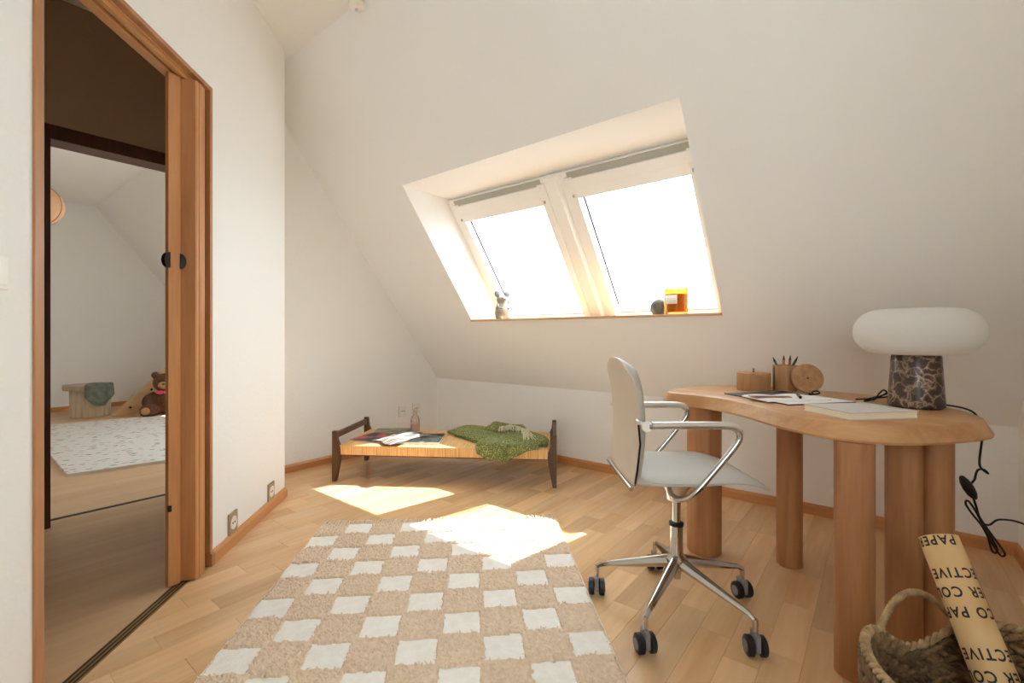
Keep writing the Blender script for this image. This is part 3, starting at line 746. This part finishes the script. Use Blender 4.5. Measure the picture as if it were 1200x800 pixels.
for sg in (-1, 1):
    y = sg*.22
    pts = spline([(-.165, y, .71), (-.05, y, .71), (.07, y, .71), (.108, y, .703), (.122, y, .68), (.108, y, .648), (.04, y, .565), (-.02, y*.99, .497), (-.05, y*.92, .474), (-.07, y*.75, .470), (-.055, y*.4, .474), (-.03, y*.15, .48)], 7)
    arm = B().tube(pts, .0095, 12).obj('armrest', M['chrome'], ch, True, 60)
    pp = spline([(-.155, y, .7125), (-.05, y, .7135), (.06, y, .7135), (.105, y, .708), (.128, y, .690)], 8)
    B().tube(pp, [.012]*(len(pp)-3)+[.011, .008, .004], 12).obj('arm_pad', M['satin'], arm, True, 60)
    B().lathe([(.001, -.006), (.0155, -.006), (.017, -.003), (.017, .003), (.0155, .006), (.001, .006)], 24, Matrix.Translation((-.172, y, .709)) @ Matrix.Rotation(R(90), 4, 'X')).obj('pivot_disc', M['socket'], arm, True, 40)
    B().tube([(-.176, y, .712), (-.19, y*.95, .72), (-.195, y*.86, .722)], .007, 10).obj('back_bracket', M['satin'], arm, True)

# ------------------------------------------------------------------ desk
dk = thing('oak_desk', 'kidney-shaped oak desk with a thick top on round pillar legs', 'desk')
outline = [(2.097, .755), (2.24, .775), (2.43, .72), (2.575, .58), (2.63, .40), (2.60, .20), (2.535, .04), (2.44, -.075), (2.33, -.165), (2.20, -.228), (2.09, -.255), (2.00, -.252), (1.91, -.212), (1.826, -.152), (1.755, -.09), (1.700, -.02), (1.679, .06), (1.690, .13), (1.735, .20), (1.80, .275), (1.90, .365), (1.99, .465), (2.05, .58), (2.07, .69)]
ol = spline([(a, b_, 0) for a, b_ in outline], 6, True)
n = len(ol); cen = sum(ol, Vector())/n
def off(i, d):
    t_ = (ol[(i+1) % n]-ol[i-1]).normalized(); return ol[i]+Vector((t_.y, -t_.x, 0))*d*SGN
area = sum(ol[i].x*ol[(i+1) % n].y-ol[(i+1) % n].x*ol[i].y for i in range(n)); SGN = 1 if area > 0 else -1
rings = [(-.003, .740), (.0, .7385), (.022, .697), (.020, .690), (.014, .688)]
vs = []; fs = []
for d, z in rings: vs += [(off(i, d).x, off(i, d).y, z) for i in range(n)]
for j in range(len(rings)-1): fs += [(j*n+i, j*n+(i+1) % n, (j+1)*n+(i+1) % n, (j+1)*n+i) for i in range(n)]
fs += [tuple(range(n)), tuple((len(rings)-1)*n+i for i in range(n))]
B().add(vs, fs).obj('desk_top', M['oak'], dk, True, 30)
def pillar(x, y, r): 
    return B().lathe([(r-.004, 0), (r, .004), (r, .689)], 40, Matrix.Translation((x, y, 0))).obj('leg', M['oakleg'], dk, True, 40)
pillar(2.234, .634, .0745); pillar(2.328, .304, .050); pillar(1.694, .056, .050)
pillar(1.905, -.062, .047); pillar(1.962, -.138, .047)
DT = .7402
# lamp
lx, ly = 2.215, -.106
lp = thing('table_lamp', 'table lamp with a brown marble base and rounded white paper shade', 'lamp', (lx, ly, DT))
B().lathe([(.001, 0), (.074, 0), (.081, .006), (.081, .016), (.078, .06), (.0705, .182), (.068, .187), (.001, .187)], 40).obj('marble_base', M['marble'], lp, True, 40)
ms, t_, p_ = newmat('white_paper_shade'); p_.inputs['Base Color'].default_value = S(246, 245, 242); p_.inputs['Roughness'].default_value = .8
tr_ = N(t_, 'ShaderNodeBsdfTranslucent'); tr_.inputs['Color'].default_value = S(238, 232, 222); mx_ = N(t_, 'ShaderNodeMixShader'); mx_.inputs[0].default_value = .3
t_.links.new(p_.outputs[0], mx_.inputs[1]); t_.links.new(tr_.outputs[0], mx_.inputs[2]); t_.links.new(mx_.outputs[0], t_.nodes['Material Output'].inputs['Surface'])
pr = []; nn = 60
rh = .082; rm = .185
for i in range(nn+1):
    a = -PI/2+PI*i/nn
    rr = (rm-rh)+rh*math.cos(a); z = rh*math.sin(a)
    rr += .0011*math.cos(i*PI)
    pr.append((rr, .272+z))
pr = [(.03, pr[0][1])]+pr+[(.03, pr[-1][1]-.001)]
B().lathe(pr, 64).obj('paper_shade', ms, lp, True)
B().lathe([(.012, .186), (.012, .20), (.008, .26)], 16).obj('lamp_holder', M['blackmetal'], lp, True)
cp = [(2.295, -.117), (2.315, -.14), (2.31, -.175), (2.275, -.205), (2.235, -.222)]
cord = [(2.293, -.112, .745), (2.33, -.135, .752), (2.31, -.18, .746), (2.24, -.235, .744), (2.215, -.262, .725), (2.19, -.272, .67), (2.16, -.262, .58), (2.17, -.27, .555), (2.16, -.282, .545), (2.155, -.272, .557), (2.165, -.258, .55), (2.155, -.25, .52)]
co_ = [(x-lx, y-ly, z-DT) for x, y, z in cord]
cd = B().tube(spline(co_, 8), .0032, 8).obj('power_cord', M['black'], lp, True)
def rel(L): return [(x-lx, y-ly, z-DT) for x, y, z in L]
Q = Matrix.Translation((2.128-lx, -.232-ly, .497-DT))
sw_ = B().lathe([(.002, -.046), (.007, -.042), (.013, -.025), (.0155, 0), (.013, .025), (.007, .042), (.002, .046)], 16).obj('cord_switch', M['black'], lp, True)
sw_.matrix_local = Q @ Matrix.Rotation(R(-51), 4, 'Z') @ Matrix.Rotation(R(-32), 4, 'Y')
B().tube(spline(rel([(2.155, -.25, .52), (2.140, -.240, .508)]), 4), .0032, 8).obj('power_cord', M['black'], lp, True)
b = B()
def rp(dx, z): return (2.15+.622*dx, -.25-.783*dx, z)       # hanging bundle, spread sideways under the desk end
b.tube(spline(rel([rp(-.005, .46), rp(.005, .43), rp(.014, .40), rp(.03, .375), rp(.055, .34), rp(.085, .30), rp(.10, .275), rp(.088, .268), rp(.07, .29), rp(.045, .33), rp(.022, .37), rp(-.01, .41), rp(-.03, .44), rp(-.026, .452), rp(-.012, .44), rp(.012, .40), rp(.04, .34), rp(.055, .29), rp(.068, .278), rp(.074, .29), rp(.06, .32), rp(.03, .368), rp(.05, .372), rp(.075, .388), rp(.11, .388)]), 7), .0032, 8)
b.tube(spline(rel([rp(.11, .388), rp(.14, .382), rp(.2, .36), (2.45, -.47, .30), (2.60, -.492, .26)]), 7), .0032, 8)
b.obj('cord_bundle', M['black'], lp, True)
B().box((2.585-lx, -.4965-ly, .235-DT), (2.625-lx, -.47-ly, .275-DT), .004).obj('plug', M['black'], lp)

# books and papers on the desk
def plank4(c, z0, z1): return B().prism(c, z0, z1)
ay = math.atan2(-.126-.037, 1.94-1.764)
nb = thing('notebook', 'thick grey-covered book with cream pages lying before the lamp', 'book', (1.868, .018, DT), math.atan2(-.164, .176))
w1, w2 = .240, .185
B().box((-w1/2+.002, -w2/2+.002, .0025), (w1/2-.002, w2/2-.002, .0205)).obj('page_block', M['cream'], nb)
B().box((-w1/2, -w2/2, 0), (w1/2, w2/2, .0025)).obj('back_cover', M['greycover'], nb)
B().box((-w1/2, -w2/2, .0205), (w1/2, w2/2, .023)).obj('front_cover', M['greycover'], nb)
nb.location = (1.86+.03, .052, DT)
fo = thing('desk_folder', 'flat slate grey folder lying open under papers on the desk', 'folder', (2.19, .30, DT), R(-38))
B().box((-.155, -.175, 0), (.155, .175, .004), .001).obj('folder_back', M['slate'], fo)
B().box((-.150, -.172, .004), (.148, .02, .0058)).obj('inner_sheet', M['paper'], fo)
op = thing('open_notebook', 'open white notebook lying on the slate folder', 'notebook', (2.125, .292, DT+.006), R(-44))
for sg in (-1, 1):
    b = B(); b.grid(lambda u, v: (sg*.135*u, -.078+.156*v, .003+.006*math.sin(u*PI*.9)), 10, 4); b.grid(lambda u, v: (sg*.135*u, -.078+.156*v, 0), 10, 4); close_pair(b, 10, 4)
    b.obj('page_stack', M['paper'], op, True, 40)
lc = tag(B().box((-.075, -.017, 0), (.075, .017, .003), .001).obj('leather_sleeve', M['tan']), 'narrow brown leather pencil sleeve on the open notebook', 'sleeve')
lc.location = (2.055, .335, DT+.0165); lc.rotation_euler = (0, 0, R(-60))
def pencil(name, label, m, L, r=.0055, tip=True):
    t = thing(name, label, 'pen'); 
    B().lathe([(r, 0), (r, L*.86)], 8).obj('barrel', m, t)
    B().lathe([(r, L*.86), (.0012, L)], 8).obj('tip', M['black'], t)
    B().lathe([(r*1.04, -.004), (r*1.04, .0)], 8).obj('end_cap', M['blackmetal'], t)
    return t
pn = pencil('pen', 'dark green pen lying across the open notebook', M['darkgreen'], .115)
pn.matrix_world = T(2.075, .235, DT+.021) @ Matrix.Rotation(R(12), 4, 'Z') @ Matrix.Rotation(R(90), 4, 'Y')
# wooden boxes
wb = thing('round_box', 'low round oak box with a lid, left of the pencil cup', 'box', (2.415, .462, DT))
B().lathe([(.070, 0), (.072, .003), (.072, .072), (.070, .074)], 48).obj('body', M['boxwood'], wb, True, 40)
B().lathe([(.001, .084), (.066, .084), (.072, .081), (.072, .0745), (.001, .0745)], 48).obj('lid', M['boxwood'], wb, True, 40)
B().tube(spline([(-.004, 0, .083), (-.006, .002, .095), (.002, 0, .102), (.006, -.002, .094), (.004, 0, .083)], 6), .0016, 6).obj('leather_tab', M['black'], wb)
pc = thing('pencil_cup', 'tall round oak cup full of pencils', 'cup', (2.505, .345, DT))
B().lathe([(.050, 0), (.052, .003), (.052, .118), (.047, .118), (.047, .006), (.001, .006)], 40).obj('body', M['boxwood'], pc, True, 40)
B().box((-.005, .048, .0), (.005, .055, .112), .002, Matrix.Rotation(R(40), 4, 'Z')).obj('leather_strap', M['walnut'], pc)
dl = thing('wooden_disc', 'round oak disc leaning against the pencil cup', 'disc', (0, 0, 0))
B().lathe([(.001, 0), (.062, 0), (.064, .003), (.064, .012), (.062, .014), (.001, .014)], 44).obj('disc', M['boxwood'], dl, True, 40)
B().lathe([(.004, .0135), (.004, .0155), (.001, .0155)], 12).obj('centre_hole', M['black'], dl)
dl.matrix_world = T(2.437, .252, DT+.0655) @ Matrix.Rotation(R(FWD+180-12), 4, 'Z') @ Matrix.Rotation(R(78), 4, 'Y')
for lab, m, a0, a1, fy, L in (('green pencil standing leftmost in the pencil cup', M['green'], .018, -.034, .01, .158), ('orange pencil standing in the middle of the pencil cup', M['orange'], .0, .002, .014, .150),
                    ('brown pencil beside the orange one in the pencil cup', M['tan'], .006, .014, -.012, .152), ('dark green pen leaning to the right in the pencil cup', M['darkgreen'], -.020, .036, -.004, .166)):
    pe = pencil('pencil', lab, m, L); pe['group'] = 'pencils in the oak cup'
    pt = lambda a, z: Vector((2.505+.622*a+.783*fy, .345-.783*a+.622*fy, DT+z))
    p0, p1 = pt(a0, .013), pt(a1, .118)
    pe.matrix_world = Matrix.Translation(p0) @ (p1-p0).to_track_quat('Z', 'Y').to_matrix().to_4x4()
kt = thing('tassel', 'small black leather tassel lying on the folder corner', 'tassel', (2.33, .215, DT+.004))
B().tube(spline([(0, 0, .004), (.02, .008, .012), (.03, -.01, .016), (.012, -.02, .010), (-.008, -.005, .005)], 6), .003, 6).obj('loop', M['black'], kt)
B().tube([(0, 0, .005), (-.025, .012, .005)], [.004, .007], 8).obj('tail', M['black'], kt)
eb = thing('cable_bundle', 'short coiled black cable lying beside the lamp', 'cable', (2.30, .01, DT), R(-51))
B().tube(spline([(-.055, .03, .004), (-.03, .012, .008), (0, 0, .012), (.035, .005, .024), (.055, .012, .034), (.05, .02, .042), (.03, .012, .034), (0, 0, .014), (-.035, -.012, .005), (-.06, -.022, .004), (-.062, -.036, .012), (-.045, -.036, .018), (-.02, -.012, .010), (.0, .0, .013), (.04, -.01, .020), (.05, -.002, .030), (.03, .0, .024), (0, .004, .012)], 7), .003, 8).obj('coil', M['black'], eb, True)
B().tube([(-.008, .002, .009), (.012, .016, .011)], .007, 8).obj('tie', M['black'], eb, True)

# ------------------------------------------------------------------ things on the window sill
SZ = WZ0+.0012
cj = thing('candle_jar', 'amber glass candle jar with a white label on the window sill', 'candle', (2.735, .935, SZ))
B().lathe([(.001, 0), (.064, 0), (.068, .006), (.070, .155), (.066, .155), (.064, .012), (.001, .012)], 36).obj('glass_jar', M['candleglass'], cj, True, 50)
B().lathe([(.001, .0125), (.062, .0125), (.0645, .118), (.001, .118)], 30).obj('wax', M['wax'], cj, True, 50)
b = B(); n_ = 12
b.grid(lambda u, v: (-.0708*math.cos(R(-35)+R(58)*u), -.0708*math.sin(R(-35)+R(58)*u), .058+.052*v), n_, 1)
lb = b.obj('paper_label', M['paper'], cj, True); so_ = lb.modifiers.new('thickness', 'SOLIDIFY'); so_.thickness = .0006; so_.offset = 1
ss = thing('round_stone', 'dark grey rounded pebble beside the candle jar on the window sill', 'stone', (2.79, 1.052, SZ))
def stn(u, v):
    a = 2*PI*u; t_ = PI*v
    x, y, z = .036*math.sin(t_)*math.cos(a), .062*math.sin(t_)*math.sin(a), -.058*math.cos(t_)
    k = 1+.05*noise.noise(Vector((x*20, y*20, z*20))); return (x*k, y*k, max(z*k, -.044)+.044)
B().grid(stn, 24, 14).obj('stone_body', M['stone'], ss, True)
fg = thing('felt_figurine', 'small pale felt animal figurine with round ears on the window sill', 'figurine', (2.725, 2.262, SZ), R(-110))
fg.scale = (1.2, 1.2, 1.0)
B().lathe([(.001, 0), (.036, 0), (.043, .012), (.046, .05), (.043, .085), (.034, .112), (.031, .128), (.036, .145), (.034, .165), (.02, .178), (.001, .181)], 24).obj('body', M['figure'], fg, True)
for s_ in (-1, 1):
    B().ball((.004, s_*.036, .192), (.012, .022, .026), 8).obj('ear', M['figureblue'], fg, True)
    B().ball((.025, s_*.024, .010), (.022, .016, .011), 8).obj('foot', M['figure'], fg, True)
    B().tube(spline([(.012, s_*.038, .115), (.03, s_*.045, .09), (.045, s_*.02, .078)], 5), .007, 8).obj('arm', M['figure'], fg, True)
B().ball((.040, 0, .150), (.012, .010, .009), 8).obj('snout', M['figure'], fg, True)
for s_ in (-1, 1): B().ball((.032, s_*.014, .160), .0035, 6).obj('eye', M['black'], fg, True)
B().tube(spline([(.0, .045, .15), (.01, .075, .135), (.012, .092, .10)], 6), .003, 6).obj('whisker_stick', M['figureblue'], fg, True)

# ------------------------------------------------------------------ basket with a paper roll
bx_, by_ = 1.21, -.185
bk = thing('seagrass_basket', 'braided seagrass basket with looped handles below the desk end', 'basket', (bx_, by_, 0), R(-22))
EA, EB, HB = .232, .205, .372
HA = R(62)
def dip(a): return 1-.21*sum(math.exp(-(((a-h+PI) % (2*PI)-PI)/.42)**2) for h in (HA, HA+PI))
def wallr(z): return .80+.20*math.sin(min(1, z/HB)*PI*.5)
def rimz(a): return 0
bw = []
for dr, zs in ((0, 1), (-.010, -1)):
    pass
prof = [(.001, .004), (.80, .004), (.86, .03), (.94, .12), (.985, .22), (1, HB-.005), (.955, HB-.005), (.94, .22), (.895, .12), (.82, .04), (.76, .016), (.001, .016)]
bw_ = B().lathe([(r*1.0, z) for r, z in prof], 64, Matrix.Diagonal((EA, EB, 1, 1)))
bw_.v = [(x, y, z*(dip(math.atan2(y/EB, x/EA)) if z > .02 else 1)) for x, y, z in bw_.v]
bw_.obj('basket_wall', M['seagrass'], bk, True, 60)
b = B(); ico = bmesh.new(); bmesh.ops.create_icosphere(ico, subdivisions=2, radius=1); ico.verts.index_update()
iv = [v.co.copy() for v in ico.verts]; if_ = [tuple(v.index for v in f.verts) for f in ico.faces]; ico.free()
NRW = 17; NST = 50
for side in (1, -1):
    for r in range(NRW):
        z = .018+(HB-.03)*r/(NRW-1); fr_ = z/HB
        rad = (.86+.14*math.sin(min(1, fr_*1.1)*PI*.5)) + (.012 if side > 0 else -.062)
        for k in range(NST):
            a = 2*PI*(k+.5*(r % 2))/NST
            x_, y_ = EA*rad*math.cos(a), EB*rad*math.sin(a)
            tn = Vector((-EA*math.sin(a), EB*math.cos(a), 0)).normalized(); nrm = Vector((tn.y, -tn.x, 0))*side
            tl = (R(30) if r % 2 else R(-30))+rnd.uniform(-.15, .15)
            d1 = tn*math.cos(tl)+Vector((0, 0, 1))*math.sin(tl); d2_ = nrm.cross(d1)
            Mx = Matrix((( *d1*.0205*rnd.uniform(.85, 1.2), 0), (*d2_*.0072, 0), (*nrm*.0075, 0), (0, 0, 0, 1))).transposed()
            Mx.translation = (x_, y_, z*dip(a)); b.add(iv, if_, Mx)
tag(b.obj('woven_strands', M['seagrass'], bk, True), kind='stuff')
b = B(); n_ = 340
for strand in range(2):
    pts = []
    for i in range(n_):
        a = 2*PI*i/n_; ph = a*46+strand*PI
        q = 1.0-.012+.024*math.cos(ph)
        pts.append((EA*q*math.cos(a), EB*q*math.sin(a), HB*dip(a)+.004+.005*math.sin(ph)))
    b.tube(pts, .0052, 6, True)
tag(b.obj('rim_braid', M['seagrasspale'], bk, True), kind='stuff')
for ha in (HA, HA+PI):
    pts = []
    for i in range(70):
        t_ = i/69; a = ha+(t_-.5)*1.0*(-1)
        q = .985; zz = HB-.05+.098*math.sin(t_*PI)**.75
        pts.append(Vector((EA*q*math.cos(a), EB*q*math.sin(a), zz)))
    h = B().tube(pts, [.0072+.0012*math.cos(i*PI) for i in range(70)], 10).obj('handle', M['seagrasspale'], bk, True)
# paper roll: axis from the basket floor to the free end
r0 = Vector((1.115, -.285, .02)); r1 = Vector((1.4245, -.106, .540))
ax = (r1-r0).normalized(); LR = (r1-r0).length; RR = .0365
zq = ax.to_track_quat('Z', 'Y')
rl = thing('paper_roll', 'kraft paper roll printed with upside-down black lettering, leaning in the basket', 'paper roll', r0)
rl.rotation_mode = 'QUATERNION'; rl.rotation_quaternion = zq
b = B(); tt = 40; vs = []; fs = []
pr_ = []
for i in range(80):                                    # spiral sheet
    a = 2*PI*i/39.5; rr = RR-.00045*i/39.5*2; pr_.append((rr*math.cos(a), rr*math.sin(a)))
b.add([(x, y, 0) for x, y in pr_]+[(x, y, LR) for x, y in pr_], [(i, i+1, 80+i+1, 80+i) for i in range(79)])
so_ = b.obj('paper_sheet', M['kraft'], rl, True); 
# printed lines, bent round the roll
Xw = Matrix.Translation(r0) @ zq.to_matrix().to_4x4()
camL = Xw.inverted() @ Vector((0, 0, 1)); A0 = math.atan2(camL.y, camL.x)
def print_line(text, dist, size, lead):
    cu = bpy.data.curves.new('lettering', 'FONT'); cu.body = text; cu.size = size; cu.space_character = 1.2; cu.offset = .0006
    cu.resolution_u = 3
    ob = bpy.data.objects.new('lettering', cu); COL.objects.link(ob)
    me = bpy.data.meshes.new_from_object(ob.evaluated_get(bpy.context.evaluated_depsgraph_get()))
    bpy.data.objects.remove(ob); bpy.data.curves.remove(cu)
    bm = bmesh.new(); bm.from_mesh(me); bmesh.ops.subdivide_edges(bm, edges=[e for e in bm.edges if e.calc_length() > .005], cuts=2)
    rq = RR+.0005
    for v in bm.verts:
        # upside down: reading direction runs the other way round the roll, tops point to the basket
        s_ = v.co.x*.9-lead; h = v.co.y
        a = A0-s_/rq; v.co = Vector((rq*math.cos(a), rq*math.sin(a), LR-dist-h))
    bm.to_mesh(me); bm.free()
    o = link('lettering', me, M['ink'], rl)
    return o
SZT = .027
print_line('PAPER COLL', .003, SZT, .030)
print_line('LECTIVE PAP', .068, SZT, .064)
print_line('PER COLLEC', .104, SZT, .060)
print_line('CO PAPER', .141, SZT, .052)
print_line('LECTIVE PAP', .212, SZT, .062)
print_line('PER COLLEC', .249, SZT, .059)
print_line('CO PAPER', .286, SZT, .052)

# ------------------------------------------------------------------ the room beyond the hall
fr_ = tag(B().prism([(-.0, 0), (1.9, 0), (1.55, 2.47), (-.46, 2.62)], .0003, .022).obj('speckled_rug', M['farrug']), 'pale speckled rug in the room beyond the doorway', 'rug')
fr_.location = (.596, 4.468, 0); fr_.rotation_euler = (0, 0, R(-10.7))
stl = thing('pleated_stool', 'small pleated drum stool with scalloped top in the far room', 'stool', (1.225, 7.62, 0))
stl.scale = (.92, .92, .97)
B().lathe([(.19, 0), (.20, .01), (.20, .36), (.19, .365)], 96, rib=lambda a: .05*math.cos(a*18)).obj('pleated_drum', M['stool'], stl, True, 60)
B().lathe([(.001, .365), (.235, .345), (.245, .375), (.24, .405), (.001, .412)], 96, Matrix.Translation((-.03, 0, 0)), rib=lambda a: .03*math.cos(a*20)).obj('scalloped_top', mat('stool_top', S(176, 160, 136), .85), stl, True, 60)
thw = thing('sage_throw', 'grey-green cloth draped over the right side of the drum stool', 'cloth', (1.215, 7.62, 0))
thw.scale = (.92, .92, .97)
def thr(u, v):
    a = R(-108)+R(68)*u; 
    if v < .3: rr = .06+.2*v/.3; z = .418
    else: rr = .262+.012*math.sin(u*14)+.02*(v-.3); z = .418-(v-.3)/.7*.27*(.35+.65*math.sin(PI*(.12+.8*u)))
    return (-.0+rr*math.cos(a), rr*math.sin(a), z+.004*math.sin(u*20))
o = B().grid(thr, 30, 24).obj('throw_sheet', M['cloth'], thw, True); so_ = o.modifiers.new('thickness', 'SOLIDIFY'); so_.thickness = .006; so_.offset = 1
rp_ = thing('climbing_triangle', 'triangular plywood play panel behind the teddy bear', 'play panel', (1.376, 7.42, 0), R(-12))
B().prism([(0, 0), (.07, 0), (.86, .83), (1.65, 0), (1.72, 0), (.86, .92)], -.02, .02, 'xz').obj('edge_frame', M['ply'], rp_)
B().prism([(.07, 0), (.86, .83), (1.65, 0)], -.012, .012, 'xz').obj('panel', M['ply'], rp_)
for x, z in ((.19, .09), (.40, .30), (.62, .52)):
    B().lathe([(.014, .0), (.014, .016), (.001, .016)], 14, Matrix.Translation((x, -.003, z)) @ Matrix.Rotation(R(90), 4, 'X')).obj('bolt_head', M['blackmetal'], rp_)
tb = thing('teddy_bear', 'brown plush teddy bear sitting against the plywood panel', 'teddy bear', (1.85, 7.08, .0), R(-112))
# local +x faces forward
b = B()
b.ball((0, 0, .16), (.115, .13, .155), 12); b.ball((.02, 0, .40), (.115, .13, .118), 12)
for s_ in (-1, 1):
    b.ball((-.005, s_*.105, .495), (.03, .045, .045), 8)
    b.tube(spline([(.0, s_*.10, .25), (.05, s_*.17, .20), (.10, s_*.17, .12)], 5), [.05, .052, .053, .054, .055, .056, .056, .055, .054, .052, .05], 12); b.ball((.105, s_*.17, .11), .052, 8)
    b.tube(spline([(.02, s_*.08, .075), (.14, s_*.13, .07), (.235, s_*.16, .075)], 5), [.07, .07, .07, .069, .068, .067, .066, .065, .064, .064, .064], 12); b.ball((.235, s_*.16, .082), (.05, .066, .078), 8)
body = b.obj('plush_body', M['bear'], tb, True)
rm_ = body.modifiers.new('merge', 'REMESH'); rm_.mode = 'VOXEL'; rm_.voxel_size = .012; rm_.use_smooth_shade = True
B().ball((.118, 0, .375), (.05, .062, .048), 10).obj('muzzle', M['bearpaw'], tb, True)
B().ball((.167, 0, .392), (.012, .018, .012), 8).obj('nose', M['black'], tb, True)
for s_ in (-1, 1):
    B().ball((.118, s_*.048, .435), .012, 8).obj('eye', M['black'], tb, True)
    B().lathe([(.001, .012), (.04, .008), (.046, 0)], 20, Matrix.Translation((.281, s_*.16, .084)) @ Matrix.Rotation(R(90), 4, 'Y')).obj('sole', M['bearpaw'], tb, True)
    B().ball((.10, s_*.045, .288), (.02, .045, .026), 8).obj('ribbon_loop', M['pink'], tb, True)
B().ball((.112, 0, .288), (.018, .018, .018), 8).obj('ribbon_knot', M['pink'], tb, True)
pl = thing('paper_lantern', 'apricot paper lantern pendant in the far room', 'lamp', (.60, 6.0, 2.185))
pr = []
for i in range(25):
    a = -PI/2+PI*i/24; pr.append((.03+.155*math.cos(a)+.0, .172*math.sin(a)))
B().lathe(pr, 40).obj('lantern_shade', M['lantern'], pl, True)
for k in range(6):
    a = PI*2*k/6+.35
    B().tube([((.034+.155*math.cos(t_))*math.cos(a)*1.01, (.034+.155*math.cos(t_))*math.sin(a)*1.01, .174*math.sin(t_)) for t_ in [-PI/2+PI*i/20 for i in range(21)]], .0025, 6).obj('rib', M['trimwood'], pl, True)
B().tube([(0, 0, .165), (0, 0, ZC-2.18)], .003, 6).obj('cord', M['black'], pl)
